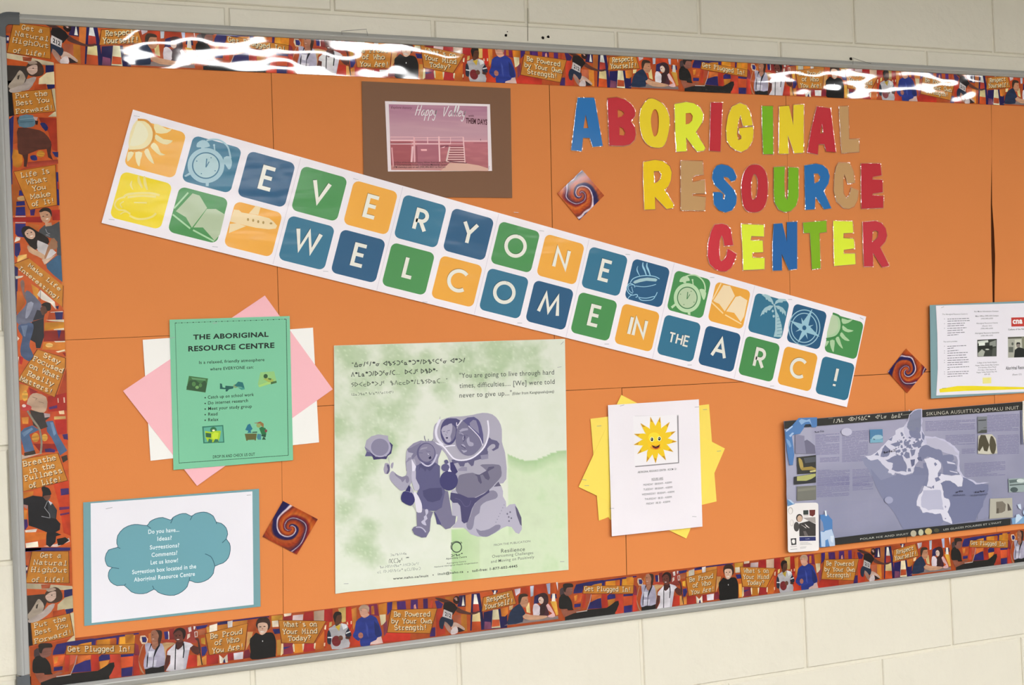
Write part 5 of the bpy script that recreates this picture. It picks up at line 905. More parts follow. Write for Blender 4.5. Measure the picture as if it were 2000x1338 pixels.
pic('printed_picture',[(KN,'#a8a89c',"1060,490 1440,478 1440,750 1062,760"),(KN,'#58584c',"1060,490 1240,485 1240,508 1060,515"),(KN,'#c8c8b8',"1150,525 1235,520 1235,640 1150,650"),(KN,'#60645c',"1070,620 1130,620 1130,690 1070,690"),(KN,'#80806c',"1240,485 1440,478 1440,640 1250,640"),(KN,'#1c201e',"1140,758 1150,660 1200,620 1260,640 1440,700 1440,750",1),(KN,'#888078',(1195,600,26,30)),(KN,'#20201c',"1165,590 1175,560 1215,560 1225,590 1200,578"),(KN,'#585c54',(1120,580,14,20))],fl,CD)
pic('red_logo',[(KN,'#c03830',"1104,236 1440,228 1440,348 1106,354")],fl,CD)
a=Art('lettering',fl,CD,k=KN,dd=STEP*3); a.text("cna",1122,316,1250,312,58,'#f4ecec',.045,cap=.56); a.done()
pic('yellow_highlight',[(KN,'#e8e08c',"730,1022 842,1018 842,1095 732,1100")],fl,CD)
pic('yellow_brush_stroke',[(KN,'#ecd820',"165,1170 400,1130 600,1128 1271,1145 1440,1140 1440,1165 1000,1180 500,1195 170,1215"),(KN,'#8c8440',"200,1160 255,1158",-5)],fl,CD)
staple(fl,1841,600,15,.008)

TILT=None
# ================= poster with carved figures =================
PD=.0137
po,_=sheet('art_poster',"652.3,675 1103.5,662 1110.5,1113 1030,1121 870,1136 730,1149 655,1160",PD,'#dfe2d4',None,'square pale green poster with purple figures of a mother and children','poster')
def soft(d,w_): return max(0,min(1,1-d/w_))
LINEA=[(700,690,60),(760,700,50),(790,745,45),(760,800,42),(745,850,40),(715,900,42),(690,940,38),(672,990,30),(690,760,40),(670,840,32),(820,715,36),(850,760,28),(900,700,46),(960,690,55),(1010,690,42),(1040,720,32),(930,730,34),(880,720,30),(700,1060,34),(725,1085,26),(715,1030,20),(1035,690,20)]
def posf(u,v):
    x=652+451*u+5*v; y=675-13*u+485*v-28*u*v
    n=nz(x*.02,y*.02,1)+.5*nz(x*.06,y*.06,2)+.35*nz(x*.16,y*.16,3)
    g=0
    for cx,cy,r in LINEA:
        d=math.hypot(x-cx,(y-cy))/r
        g=max(g,min(1,1.25-d+n*.55))
    if x<740 and y<980: g=max(g,.45+n*.35-max(0,(y-860))/260)
    base=mix((226,229,217),(214,221,201),.5+n*.4)
    # lower right: hill in soft green
    hy=903+18*math.sin((x-1000)*.035)-(x-1000)*.0
    if x>870:
        hy=890+ (x-1000)*.05+12*math.sin((x-985)*.04) if x>985 else 1200
        if x<=985: hy=1040-(x-870)*.1 if y>1010 and x>874+4*nz(y*.08,0,4) else 1300
        if y>hy:
            t=soft(y-hy,26); c=mix((208,222,190),(164,196,144),t*.9+max(0,n)*.45)
            if x<985: c=mix((178,208,154),(200,218,178),min(1,(x-874)/60)) if x<930 else (206,221,188)
            return tuple(q*(1+.03*n) for q in c)
    c=mix(base,(172,194,154),max(0,min(1,g))*(.72+.28*n))
    sp=nz(x*.22,y*.22,8)
    if g>.5 and sp>.3: c=mix(c,(218,228,206),min(.55,(sp-.3)*2.5))
    return tuple(max(0,min(255,q)) for q in c)
gridart('watercolour_ground',po,"652.8,675.5 1103,662.5 1109.8,1112.6 655.3,1159",140,150,posf,PD,MPRINT)
P1,P2,P3,P4,P5,P6,P7,P8=K(700,790,10.29),K(840,790,10.29),K(740,910,8.92),K(860,910,8.918),K(640,650,6.69),K(870,650,6.688),K(640,1030,8.333),K(840,1030,7.143)
FL=[2]
def fig(nm,label,items):
    a=Art(nm,po,PD,dd=STEP*FL[0])
    for k,c,st,*m in items:
        a.k=k; m=m[0] if m else 0
        if isinstance(st,tuple): a.ell(c,*st)
        elif m<0: a.line(c,st,-m,sm=3)
        else: a.poly(c,st,m)
    FL[0]+=1+max(b[4] for b in a.b); o=a.done(); tag(o,label); return o
fig('printed_drum','purple-grey hand drum',[(P1,'#a8a4b6',"130,850 160,720 260,640 400,600 595,628 600,700 650,790 600,850 200,950",1),(P1,'#7c7894',"120,848 165,880 240,940 300,1040 130,1042 165,960",1),(P1,'#3a3264',"240,960 350,1050 560,1040 650,900 625,750 692,815 660,985 590,1035 560,1100 460,1095 305,1112 280,1050 230,1030",1),(P1,'#5a5680',"130,1042 165,950 230,960 290,1040"),(P1,'#aaa4be',(440,868,212,192,36)),(P1,'#84809a',(430,858,178,172,36)),(P1,'#a8a4b4',"595,1060 612,1120 625,1190",-10),
 (P3,'#a09aae',"80,60 95,0 110,-50 185,-30 188,90 150,142 100,132",2),(P3,'#5a5678',"135,-20 180,-10 188,80 150,142 132,120 155,60",2),(P3,'#a09aae',"205,10 215,-40 255,-60 245,20 225,48",2)])
fig('printed_mother','pale purple mother with a baby in her hood',[
 (P4,'#b3afc1',"190,430 500,300 1010,280 1060,350 1090,440 1088,530 1140,620 1148,722 1205,672 1300,660 1360,780 1412,950 1420,1100 1370,1185 1310,1162 1240,1065 1160,1050 1080,1082 950,1170 820,1232 650,1232 530,1192 440,1100 400,1075 200,1075 290,960 300,880 205,865",1),
 (P2,'#a9a5b6',"62,720 75,450 130,370 250,300 420,248 620,240 850,210 1050,168 1250,200 1380,330 1440,500 1442,750 1485,900 1515,1050 1530,1500 1300,1600 500,1500 380,1338 380,1150 300,980 180,860",2),
 (P4,'#868299',"870,430 960,440 1000,510 960,572 800,620 700,700 680,820 600,885 580,1020 545,1105 480,1105 450,1010 520,880 560,740 620,640 750,520",2),(P4,'#868299',"618,1090 700,1130 850,1098 960,1030 1042,1030 1030,1100 900,1190 800,1235 680,1210",2),(P4,'#5d5972',"1298,690 1340,740 1410,900 1416,1045 1388,1020 1330,860",1),(P4,'#5d5972',"1010,275 1055,350 928,362"),
 (P2,'#5f5b7d',"430,1110 560,1100 820,1060 1010,960 1190,660 1230,700 1340,730 1392,790 1370,880 1270,935 1220,900 1160,965 1165,1090 1000,1100 890,1130 870,1225 830,1242 760,1165 700,1180 680,1245 600,1245 560,1170 450,1195",1),(P2,'#a9a5b6',"1240,905 1305,860 1300,805 1235,800 1150,880 1170,960",2),(P2,'#8a86a0',"1010,1020 1170,1000 1160,1090 1030,1112"),(P2,'#8f8ba3',"560,1300 640,1250 740,1260 740,1338 560,1338",1),
 (P4,'#777389',"690,-10 800,-30 1020,-20 1058,60 1060,180 960,300 870,400 700,500 560,562 430,550 300,480 265,380 310,200 360,150 560,118 680,160 800,80",2),(P4,'#57536f',"935,8 935,35 860,75 825,100 862,210 835,250 780,220 738,150 690,160 722,290 702,315 660,265 640,182 595,150 680,152 800,82 840,18",1),(P4,'#48446c',"178,462 340,490 480,552 620,552 760,482 850,408 852,460 700,562 600,652 550,742 510,880 470,980 410,1002 370,962 345,700 300,642 220,642 168,580",1),(P4,'#5c5880',"250,560 350,600 420,700 500,690 530,600",-10)]
 +[(P4,'#8a869c',(1110-i*24,680+i*50,9,9,8)) for i in range(7)]+[(P4,'#6d697e',(x,y,14,16,10)) for x,y in ((1165,835),(1215,805),(1190,890),(1235,910),(1195,960))]+[
 (P2,'#8c8a9c',"200,245 190,310 185,360",-8),(P2,'#e0dcec',"200,300 140,430 115,560 150,700 260,815 320,845",-46),(P2,'#aca8b8',"250,800 380,838 505,822 560,960 700,1050 860,1040 1000,930 800,1090 620,1115 500,1090 380,960",1),(P2,'#e6e2f0',"60,765 180,800 270,850 380,985 480,1090 620,1122 800,1092 950,1000 1080,862 1150,700 1176,520 1155,320",-30),(P2,'#e6e2f0',"300,850 400,830 500,825",-20)])
fig('printed_baby','baby\'s face framed by dark hair',[(P2,'#4b4774',(372,545,168,268,30)),(P2,'#77738f',"260,470 380,400 500,440 512,560 480,680 400,760 300,740",2),(P2,'#aba6bc',"222,520 270,440 340,420 420,368 446,440 432,560 405,640 420,710 385,765 320,740 260,640",2),(P2,'#4a4672',"225,450 260,370 400,275 520,280 600,320 545,440 510,470 440,378 330,400 240,450",1),(P2,'#5a5678',"250,545 300,540",-10),(P2,'#5a5678',"345,530 395,520",-10),(P2,'#5a5678',"330,540 345,580",-7),(P2,'#5a5678',"305,600 330,622",-7),(P2,'#2a2450',(335,672,24,16)),(P2,'#dcd8e8',"530,360 530,410 550,420 640,310",-16)])
fig('printed_mother_face','mother\'s purple-grey face and dark hair',[(P2,'#736f8c',"530,520 600,390 680,310 800,262 900,262 1000,350 1050,550 1055,760 1000,880 880,1000 760,1032 640,990 550,880 510,750",2),(P2,'#565280',"650,325 750,262 880,248 970,310 1030,450 1062,600 1068,780 1045,800 1000,680 880,550 770,430",1),(P2,'#87839f',"790,372 860,308 920,320 962,450 985,592 900,520 800,435",1),(P2,'#dcd8e8',"768,430 900,560 1000,680 1052,825",-16),(P2,'#a29eb6',"580,530 640,482 750,475 762,512 680,530 600,552",1),(P2,'#a29eb6',"575,572 620,575 665,605",-16),(P2,'#4e4a70',"688,615 695,690 660,745",-16),(P2,'#2c2852',"690,640 690,680",-14),(P2,'#a29eb6',"665,640 650,690 670,710",-14),(P2,'#a29eb6',"730,700 780,650 792,742 862,770 862,830 780,835 740,770",2),(P2,'#a29eb6',"620,800 660,795 700,830 705,862 660,850"),(P2,'#2c2852',"622,828 665,850 705,885",-12),(P2,'#a5a1b8',"618,908 680,925 742,918 725,950 672,972",1),(P2,'#5a5678',"600,620 650,630",-8),(P2,'#5a5678',"710,610 760,625",-8)])
fig('printed_child','darker purple child in a parka with hanging mitts',[
 (P1,'#8f8aa4',"960,1338 945,1150 960,950 1000,870 1100,780 1250,722 1340,738 1500,730 1580,800 1680,880 1600,1100 1590,1338",1),(P1,'#b0acc0',"960,950 1010,880 1100,970 1090,1050 1000,1070 955,1150",1),(P1,'#7a7692',"975,890 1050,870 1180,800 1260,760 1200,900 1180,1000 1080,1100 1060,1040 1100,980 1000,960",1),
 (P3,'#a6a2b6',"190,130 240,88 310,150 400,188 462,165 485,100 478,-60 620,-120 640,60 600,200 540,332 480,402 400,432 340,402 255,318 188,225",2),(P3,'#847f98',"270,120 310,150 400,190 462,168 512,190 522,265 490,302 462,270 460,222 430,262 400,282 378,240 290,172",2),
 (P3,'#5b5980',"640,0 760,-60 980,-60 1060,0 1060,300 1150,430 1152,560 1090,722 1000,782 860,782 740,742 720,640 652,500 690,400 640,220",1),(P3,'#4c4a72',"690,90 720,20 780,60 800,100 830,50 880,90 920,60 940,20 1000,-40 700,-40",1),(P3,'#48466e',"760,430 880,388 1088,378 1102,500 1060,592 930,632 840,612 772,522",1),
 (P3,'#76728e',"1150,430 1200,440 1272,862 1338,872 1322,1000 1240,1082 1158,1102 1100,1040 952,802 1090,722",1),(P3,'#4c4878',"950,788 990,830 1100,1050 1152,1102 1070,1022 1008,1012 985,900",0),
 (P3,'#78748f',"650,790 760,740 860,780 942,800 900,920 882,1130 820,1242 740,1244 620,1192 570,1110 602,1062 660,1042",1),(P3,'#6b6788',"578,1102 640,1062 760,1092 820,1152 822,1240 740,1246 612,1190",1),(P3,'#b8b4cc',"640,1068 720,1068 780,1108 812,1155",-20),(P3,'#c0bcd2',"800,760 850,758 852,820 822,860 842,920 800,960 825,1035 762,1015 732,970 782,930 778,882 812,850",2),
 (P3,'#b4b0c0',"545,330 600,430 602,700 640,795 590,700 540,470",0),(P3,'#bcb8cc',"568,100 600,20 635,60 640,220 700,340 692,410 642,432 600,392 568,250",2),(P3,'#dedae8',"598,480 640,460 720,600 747,700 742,800 702,812 650,792 622,640",2),(P1,'#e2deee',"1062,1092 1100,1160 1155,1250 1120,1338 1075,1338 1068,1200",0),
 (P3,'#2a2660',"455,437 520,328 546,370 538,462",1),(P3,'#33306a',"440,440 560,460 612,540 617,620 570,682 520,687 400,622 380,540 400,480",2),(P3,'#8c88a8',"470,440 520,448 548,470",-8),
 (P1,'#c4c0d8',"1205,1050 1290,1190 1400,1235 1500,1165 1575,1000",-30),(P1,'#5e5a80',(1355,975,188,208,30)),(P1,'#827d98',(1365,968,160,182,30)),(P1,'#9a96ac',"1230,920 1260,870 1380,850 1370,880 1280,900",1),(P1,'#5e5a80',"1210,970 1290,975",-8),(P1,'#5e5a80',"1350,930 1440,950",-8),(P1,'#d0ccdc',"1385,985 1412,1008",-12),(P1,'#1e1a4a',"1398,1072 1448,1032 1462,1082 1425,1098",1),(P1,'#5c5880',"1322,630 1330,690 1355,745",-12),(P1,'#5c5880',"1405,690 1395,750",-10),(P1,'#5c5880',"1500,690 1470,745",-9),
 (P4,'#c8c4d8',"0,40 60,110 190,110 250,60 150,-60",1),(P4,'#3d3a6c',(142,255,158,172,36)),(P4,'#3a3568',"165,-60 215,-70 300,100 260,140 170,110",1),(P4,'#5b5780',(82,28,72,66,24)),(P4,'#5b5780',"60,-90 110,-110 140,-60 90,-30",2),(P4,'#e6e2f0',"150,30 192,102 128,98")])
a=Art('lettering',po,PD,dd=STEP*3); c='#4a524a'
a.k=P5
for t,x0,y0,x1,y1,h,w_ in (('"176c6b7 2hz4c8b4b63hc5c7 2b>6',320,445,1795,385,54,9.5),('9bL8b4634c765...  3<Jc 3h3b-',310,575,1435,520,56,9.5),('z3<e3b>Jc  h9ee3b6Lhz385..."',310,705,1560,650,54,7)):
    a.strokes(t,SYL,x0,y0,x1,y1,h,'#3c443c',w_,cap=9,prop=True)
a.strokes('(184h8b h68b9c7692c)',SYL,310,822,855,790,30,'#6c7868',5,cap=9,prop=True)
a.k=P6
a.text('"You are going to live through hard',182,590,1418,545,66,c,.004); a.text("times, difficulties.... [We] were told",182,722,1425,668,66,c,.004); a.text('never to give up..."',182,848,865,815,66,c,.004); a.text("(Elder from Kangiqsualujjuaq)",872,812,1418,780,36,c,.012)
a.k=P7
a.strokes('486h6928',SYL,1022,468,1285,440,34,'#7c847c',5,cap=9,prop=True); a.strokes('n5547c',SYL,1000,585,1215,568,66,'#4c544c',7,cap=9,prop=True); a.strokes('b',SYL,1275,535,1320,528,50,'#5c645c',6,cap=9,prop=True)
a.strokes('h7J2n92h7b 9z5347c6',SYL,850,668,1480,610,40,'#848c84',5,cap=9,prop=True); a.strokes('eL 63J29h<7b 85Ln374',SYL,812,748,1510,690,44,'#848c84',5,cap=9,prop=True)
a.text("www.naho.ca/inuit",1062,852,1640,805,38,'#3c423c',.02)
a.k=P8
a.ell('#3c423c',42,665,7,9,10); a.text("inuit@naho.ca",108,668,462,632,34,'#3c4a3c',.02); a.ell('#3c423c',526,622,8,8,10); a.text("toll-free: 1-877-602-4445",585,625,1218,556,36,'#3c423c',.02)
a.line('#34423a',ellp(370,278,68,70,30),13,closed=True); a.line('#34423a',ellp(366,272,78,76,14,0,150,330),8); a.line('#34423a',"288,225 300,212 306,240",7); a.line('#34423a',"425,200 445,222",9)
a.strokes('46h7b',SYL,292,412,450,385,28,'#34423a',7,cap=9,prop=True); a.text("Ajunnginiq Centre",222,450,512,420,24,'#34423a',.02); a.text("Ajunnginiq Centre",230,512,500,482,20,'#44524a',.01); a.text("National Aboriginal Health Organization",60,562,668,500,20,'#44524a',.01)
a.text("FROM THE PUBLICATION:",890,262,1405,205,30,'#6c746a'); a.text("Resilience",990,355,1322,328,56,'#4c544c',.005); a.text("Overcoming Challenges",866,425,1438,372,42,'#5c665c',.002); a.text("and Moving on Positively",848,498,1452,430,42,'#5c665c',.002)
a.done()
for x,y,an in ((1092.5,717,5),(1098,670,40),(676,1140,-5),(1098,1097,-5)): staple(po,x,y,an,.009)
# ================= map poster =================
MD=.0140
TILT=lambda x,z: max(0.0,2.72-x)*.012
mp_,_=sheet('map_poster',"1530.8,822.6 1996.4,784.4 2040,780.8 2040,1016 1972.5,1025 1750,1050.6 1630,1064.4 1600,1069 1541,1074 1536,965 1536.5,907",MD,'#9c9cb6',MGLOSS,'glossy blue-grey map poster of a northern coast with dark title band','poster',th=.0006)
M1,M2,M3,M4=K(1520,780,7.872),K(1750,780,7.872),K(1520,930,8),K(1750,930,8)
def part(nm,items,label=None,dd=STEP*2,kind=None):
    a=Art(nm,mp_,MD,MGLOSS,dd=dd)
    for k,c,st,*m in items:
        a.k=k; m=m[0] if m else 0
        if isinstance(st,tuple): a.ell(c,*st)
        elif m<0: a.line(c,st,-m)
        else: a.poly(c,st,m)
    o=a.done(); tag(o,label,kind=kind); return o
def mbg(u,v):
    n=nz(u*5,v*3,1)+.5*nz(u*14,v*9,2); c=mix((166,164,190),(138,140,166),v*1.0+n*.35)
    if u<.1: c=mix(c,(182,182,200),.4)
    return tuple(c)
gridart('shaded_ground',mp_,"1532,838 2039,797 2039,1004 1541,1068",90,50,mbg,MD,MGLOSS)
lines=[]; rr=random.Random(9)
def col(k,x0,x1,ya,yb,sl,stp=19,c='#76749a',w_=8):
    y=ya
    while y<yb:
        xe=x1 if rr.random()<.85 else x0+(x1-x0)*rr.uniform(.4,.9)
        x=x0
        while x<xe-10:
            l=min(rr.uniform(40,150),xe-x); lines.append((k,c,"%f,%f %f,%f"%(x,y+(x-x0)*sl,x+l,y+(x+l-x0)*sl),-w_)); x+=l+8
        y+=stp
col(M1,570,940,548,870,-.05); col(M1,640,940,905,970,-.05); col(M1,980,1380,505,980,-.06); col(M1,600,1100,1095,1338,-.05,18); col(M3,600,1110,40,330,-.06,18); col(M1,1140,1400,1085,1338,-.06,22); col(M3,1160,1480,20,240,-.07,20)
col(M2,450,1215,345,500,-.04,20); col(M2,760,1215,560,720,-.04,20); col(M2,1010,1215,770,840,-.04,20); col(M2,1400,1890,250,500,-.04,20); col(M2,1560,1890,560,850,-.04,20); col(M2,1050,1680,990,1200,-.05,20); col(M3,640,1080,420,830,-.06,22,'#8c8eae',4); col(M3,1110,1400,400,800,-.06,22,'#8c8eae',4); col(M3,1460,1760,360,780,-.06,24,'#8c8eae',4)
part('fine_print',lines,kind='stuff',dd=STEP)
W_='#d6d4e6'; LD='#7c80a0'
isl=[(M1,W_,"1320,870 1450,850 1530,790 1640,680 1760,570 1860,500 1968,400 1968,1180 1900,1160 1850,1120 1790,1130 1780,1230 1740,1140 1680,1120 1700,1080 1600,1010 1540,960 1400,940"),(M2,W_,"-10,480 120,420 190,300 200,150 240,380 390,560 440,620 470,700 400,740 360,900 300,1000 260,1130 150,1160 0,1130"),(M2,'#c8c6de',"120,440 200,220 290,155 380,155 392,400 440,560 600,570 750,620 900,720 972,800 985,1100 1050,1190 1240,1285 1440,1270 1240,1320 1000,1230 940,1100 930,880 700,800 480,720 380,600 160,600")]
land=[(M2,'#80849e',"190,340 225,210 300,160 378,155 385,300 388,400 345,540 290,560 210,480 165,420"),(M2,LD,"200,480 370,520 380,600 300,600 220,560"),(M2,'#bebcd2',"455,600 600,590 760,650 880,740 962,850 860,872 700,800 560,740 470,690"),(M2,LD,"240,690 340,640 400,660 380,710 280,740"),
 (M2,LD,"360,770 400,720 470,700 600,760 700,790 720,862 800,850 880,860 890,920 840,960 920,960 900,1000 940,1060 900,1090 960,1130 980,1180 860,1170 720,1150 700,980 640,930 480,880 400,950 330,900"),(M2,W_,"780,950 900,980 910,1000 790,985"),(M2,W_,"820,1095 940,1120 950,1140 830,1110"),
 (M1,'#8a8eac',"1270,900 1340,900 1420,940 1530,920 1600,1000 1700,1090 1680,1140 1780,1160 1800,1230 1830,1140 1968,1180 1968,1338 1500,1338 1400,1100"),(M1,'#7c80a0',"1480,860 1525,810 1550,865"),(M1,LD,"1570,880 1600,760 1640,700 1720,770 1700,860 1620,890"),(M1,LD,"1690,620 1760,575 1740,640"),(M1,LD,"1720,690 1850,650 1880,700 1800,730"),(M1,LD,"1640,930 1760,880 1900,860 1968,1000 1968,1120 1860,1110 1740,1080 1760,990 1680,960"),(M1,W_,"1620,960 1760,980 1760,1005 1680,1000 1720,1090 1650,1050"),
 (M2,LD,"0,1150 120,1170 250,1150 290,1030 420,1060 500,1060 500,1338 0,1338"),(M2,LD,"0,870 70,880 90,1020 130,1060 60,1090 0,1080"),(M2,LD,"110,860 150,800 200,820 210,900 160,910"),(M2,LD,"215,780 300,770 280,850 240,880"),(M2,'#64688a',"220,930 290,920 280,1010 240,1040"),(M2,LD,"150,700 230,690 240,750 160,740"),(M2,LD,"180,1060 220,1060 230,1110 180,1110"),(M2,LD,"410,980 480,970 510,1100 440,1130 420,1060"),(M2,'#64688a',"320,900 380,880 400,950 340,940"),(M2,LD,"395,490 440,560 430,630 400,600"),
 (M2,'#dedcec',"430,920 520,890 560,900 640,930 690,1000 680,1070 640,1140 740,1160 860,1180 990,1190 1020,1338 960,1338 900,1300 820,1250 700,1260 640,1338 470,1338 500,1150 480,1050"),(M2,LD,"580,990 600,965 630,1000 600,1030"),(M2,LD,"640,1130 690,1120 680,1180 640,1190"),
 (PX,'#8084a4',"1700,915 1720,938 1750,928 1812,928 1800,950 1792,968 1790,988 1800,1000 1836,1003 1843,1018 1836,1026 1764,1034 1745,1000 1722,972 1708,945"),(M4,'#757a9c',"690,110 850,75 960,165 1030,160 1040,15 1240,130 1440,130 1452,350 1350,480 1260,620 1240,700 880,745 800,560 842,430 750,340 735,200"),(M4,'#8e90ae',"1452,140 1500,350 1440,640 1260,690 1270,600 1350,480"),
 (M4,'#dedcec',"420,190 440,150 550,200 560,130 590,100 690,-10 1010,-20 1035,20 1020,162 960,165 900,80 840,60 780,60 690,110 740,240 750,335 820,360 842,430 800,560 862,680 872,748 730,690 690,580 600,592 520,572 410,572 370,480 318,460 340,330 400,250"),(M4,'#bcbcd4',"418,222 690,215 722,400 740,525 500,535 395,480 390,330"),(M4,LD,"600,30 660,10 690,60 620,90"),(M4,LD,"560,160 590,140 590,190 565,190"),(M4,'#9a9ab8',"754,470 768,458 782,480 768,502"),(M4,'#8a8aac',"754,662 768,652 782,664 768,674")]
rr=random.Random(3)
for i in range(46):
    t=rr.random(); x=rr.uniform(-10,400) ; y=430+rr.uniform(0,430)
    if x<0 or x+y*.5<330: continue
    r=rr.uniform(9,26); land.append((M2,LD,[(x+r*rr.uniform(.5,1.4)*math.cos(q),y+r*rr.uniform(.5,1.5)*math.sin(q)) for q in (0,1,2.1,3.1,4.2,5.2)]))
for i in range(22):
    x=rr.uniform(1720,1960);y=1000-(x-1640)*1.2+rr.uniform(-60,220); r=rr.uniform(10,26)
    if y>860: continue
    land.append((M1,LD,[(x+r*rr.uniform(.5,1.4)*math.cos(q),y+r*rr.uniform(.5,1.5)*math.sin(q)) for q in (0,1,2.1,3.1,4.2,5.2)]))
def rough(st,sd,am=.10):
    p=pts(st); q=random.Random(sd)
    for _ in range(2):
        o=[]
        for i in range(len(p)):
            a_,b_=p[i],p[(i+1)%len(p)]; l=math.hypot(b_[0]-a_[0],b_[1]-a_[1]); o.append(a_)
            if l>34: r_=q.uniform(-am,am)*min(l,140); o.append(((a_[0]+b_[0])/2-(b_[1]-a_[1])/l*r_,(a_[1]+b_[1])/2+(b_[0]-a_[0])/l*r_))
        p=o
    return p
part('printed_map',[(k,c,st if k is PX or len(pts(st))<5 or isinstance(st,tuple) else rough(st,i_)) for i_,(k,c,st) in enumerate(isl+land)])
land=[]
part('title_band',[(PX,'#1e1e1e',"1530.8,822.7 1799,800.8 1799.5,815 1750,819.3 1595,832 1531.2,837.5"),(PX,'#1e1e1e',"1799,800.8 2040,781 2040,796.5 1992.6,801 1799.5,815"),(PX,'#1c1e20',"1628.8,1050.6 1750,1036 1972.5,1012 1972.5,1025 1750,1050.4 1630,1064.2"),(M2,'#8488a4',"190,300 230,200 300,158 378,152 382,290 190,330",1),(M2,'#c8c6de',"170,345 200,235 260,175 330,152 384,150 386,290",-12),(M4,'#b8b098',(262,895,46,50)),(M4,'#c0c0a0',(378,878,40,50)),(M4,'#c8b070',(495,862,55,50)),(M4,'#4c4a34',(622,845,42,30))],'black band with pale title',dd=STEP*40)
ICE=[(M1,'#4c7cb8',"90,480 200,400 300,285 582,275 582,405 560,430 505,430 480,380 400,385 380,440 320,530 240,540 195,560 215,700 232,850 210,1010 160,1010 122,800 100,620"),(M1,'#8cb0d8',"300,330 340,300 420,320 470,300 500,390 460,340 400,350 340,390"),(M1,'#b8d0ec',"100,480 200,405 210,420 110,500"),(M1,'#a8c4e4',"150,560 200,510 230,515 175,580"),(M1,'#7ca4d4',"110,600 160,640 190,720 160,740 120,660"),(M1,'#202c40',"385,405 460,395 470,425 380,430"),
 (M3,'#4c80bc',"640,600 760,600 830,680 832,830 860,950 872,1085 640,1112"),(M3,'#8890ac',"640,660 680,720 700,850 640,860"),(M3,'#b8cce6',"645,860 700,870 720,850 820,825 862,950 872,1085 790,1095 760,980 720,1000 720,1100 660,1100"),(M3,'#e8f0f8',"708,535 735,535 748,620 720,620"),(M3,'#d8e4f4',"800,930 850,930 840,1040 800,1010"),(M3,'#5c8cbc',"130,360 250,430 130,470"),(M3,'#b8cce4',"130,360 180,370 240,425 215,432"),(M4,'#7ca4cc',"1790,660 1900,630 2330,600 2330,715 1800,750"),(M4,'#c8dcf0',"1860,600 1900,590 1960,640 1900,700 1850,740 1850,660"),(M4,'#d0dcf0',"1880,440 1930,430 1940,520 1900,500"),(M4,'#b8cce8',"1960,560 2000,480 2060,560 2000,660")]
for f_ in (lambda k,q:k is M1,lambda k,q:k is M3 and q[0]>500,lambda k,q:k is M3 and q[0]<500,lambda k,q:k is M4): part('printed_ice',[t_ for t_ in ICE if f_(t_[0],pts(t_[2])[0])],dd=STEP*60)
part('printed_picture',[(M1,'#4c82ac',"1392,465 1590,458 1598,660 1400,668"),(M1,'#a0c4d4',"1430,590 1480,550 1570,550 1590,600 1440,620",2),(M1,'#7cb0c8',"1400,610 1596,610 1598,660 1400,667"),(M1,'#4c6878',"1440,600 1480,610 1460,625")],'small blue seal photo',dd=STEP*50)
part('printed_picture',[(M1,'#6e6c86',"385,640 430,618 480,650 550,710 562,832 415,835"),(M1,'#8886a0',"250,540 390,560 390,640 415,835 250,835")],dd=STEP*50)
part('printed_picture',[(M1,'#2c2c2a',"275,888 568,855 570,1130 285,1148"),(M1,'#b09850',"300,900 350,930 375,1040 340,1080 310,1000",2),(M1,'#a08840',"340,1050 500,1030 565,1060 565,1080 350,1090"),(M1,'#d0c888',"470,1100 565,1080 565,1110 480,1120"),(M1,'#4c5058',"380,900 560,880 560,960 400,980",1)],dd=STEP*50)
part('printed_picture',[(M1,'#26282e',"230,1190 567,1132 567,1278 230,1310"),(M1,'#b4b46c',"275,1185 562,1138 562,1180 500,1220 420,1250 275,1252")],dd=STEP*50)
part('printed_picture',[(M3,'#74746c',"280,160 580,143 580,365 280,386"),(M3,'#848478',"290,200 570,170 570,210 290,240")],dd=STEP*50)
part('printed_picture',[(M2,'#7c8088',"1240,268 1385,262 1385,515 1245,520"),(M2,'#3c4044',"1250,315 1375,308 1370,325 1250,332"),(M2,'#484c48',"1250,500 1300,470 1383,465 1384,514 1246,520"),(M2,'#50544c',"1330,432 1380,430 1380,440 1330,442")],dd=STEP*50)
part('printed_picture',[(M2,'#d0ccbc',"1250,560 1300,540 1460,535 1520,600 1545,830 1400,845 1245,835",1),(M2,'#4c4634',"1290,545 1360,550 1420,700 1390,800 1340,790 1320,720 1270,800 1245,780 1260,620",1),(M2,'#504a38',"1440,570 1480,580 1525,700 1500,830 1450,820 1420,700",2)],'sepia photo of two dark figures',dd=STEP*50)
part('printed_picture',[(M4,'#b8b4a6',"1455,350 1800,338 1810,640 1445,665",0),(M4,'#7c7468',"1550,400 1650,390 1700,440 1690,540 1640,570 1555,580",1),(M4,'#5c5448',"1560,500 1590,500 1590,580 1550,580"),(M4,'#58504a',"1725,420 1750,440 1790,530 1730,540")],dd=STEP*50)
part('printed_picture',[(M4,'#9cacac',"1740,40 2000,25 2330,10 2330,230 1750,252"),(M4,'#5c6c6c',"1750,60 1960,40 1960,80 1760,110"),(M4,'#48585a',(1830,210,60,40)),(M4,'#d0dcd8',(1930,70,60,30)),(M4,'#566464',"1760,130 2000,110 2000,130 1760,150")],dd=STEP*50)
part('printed_panel',[(M2,'#6c6e88',"1905,172 1962,168 1958,685 1912,692"),(M1,'#c4c2d8',(1040,500,82,60,24)),(M3,'#a4a6c4',(1715,372,66,55,24))],dd=STEP*50)
a=Art('lettering',mp_,MD,MGLOSS,dd=STEP*64); a.k=M2
a.text("SIKUNGA AUSUITTUQ AMMALU INUIT",450,250,1868,152,56,'#d0ccc0',-.004)
a.k=M1; 
for t,x0,y0,x1,y1 in (("6JhL",835,362,985,342),("236z15b",1065,335,1390,305),("2cL7",1480,300,1648,285),("171c",1725,286,1890,270)): a.strokes(t,SYL,x0,y0,x1,y1,56,'#d0ccc0',8,cap=9,prop=True)
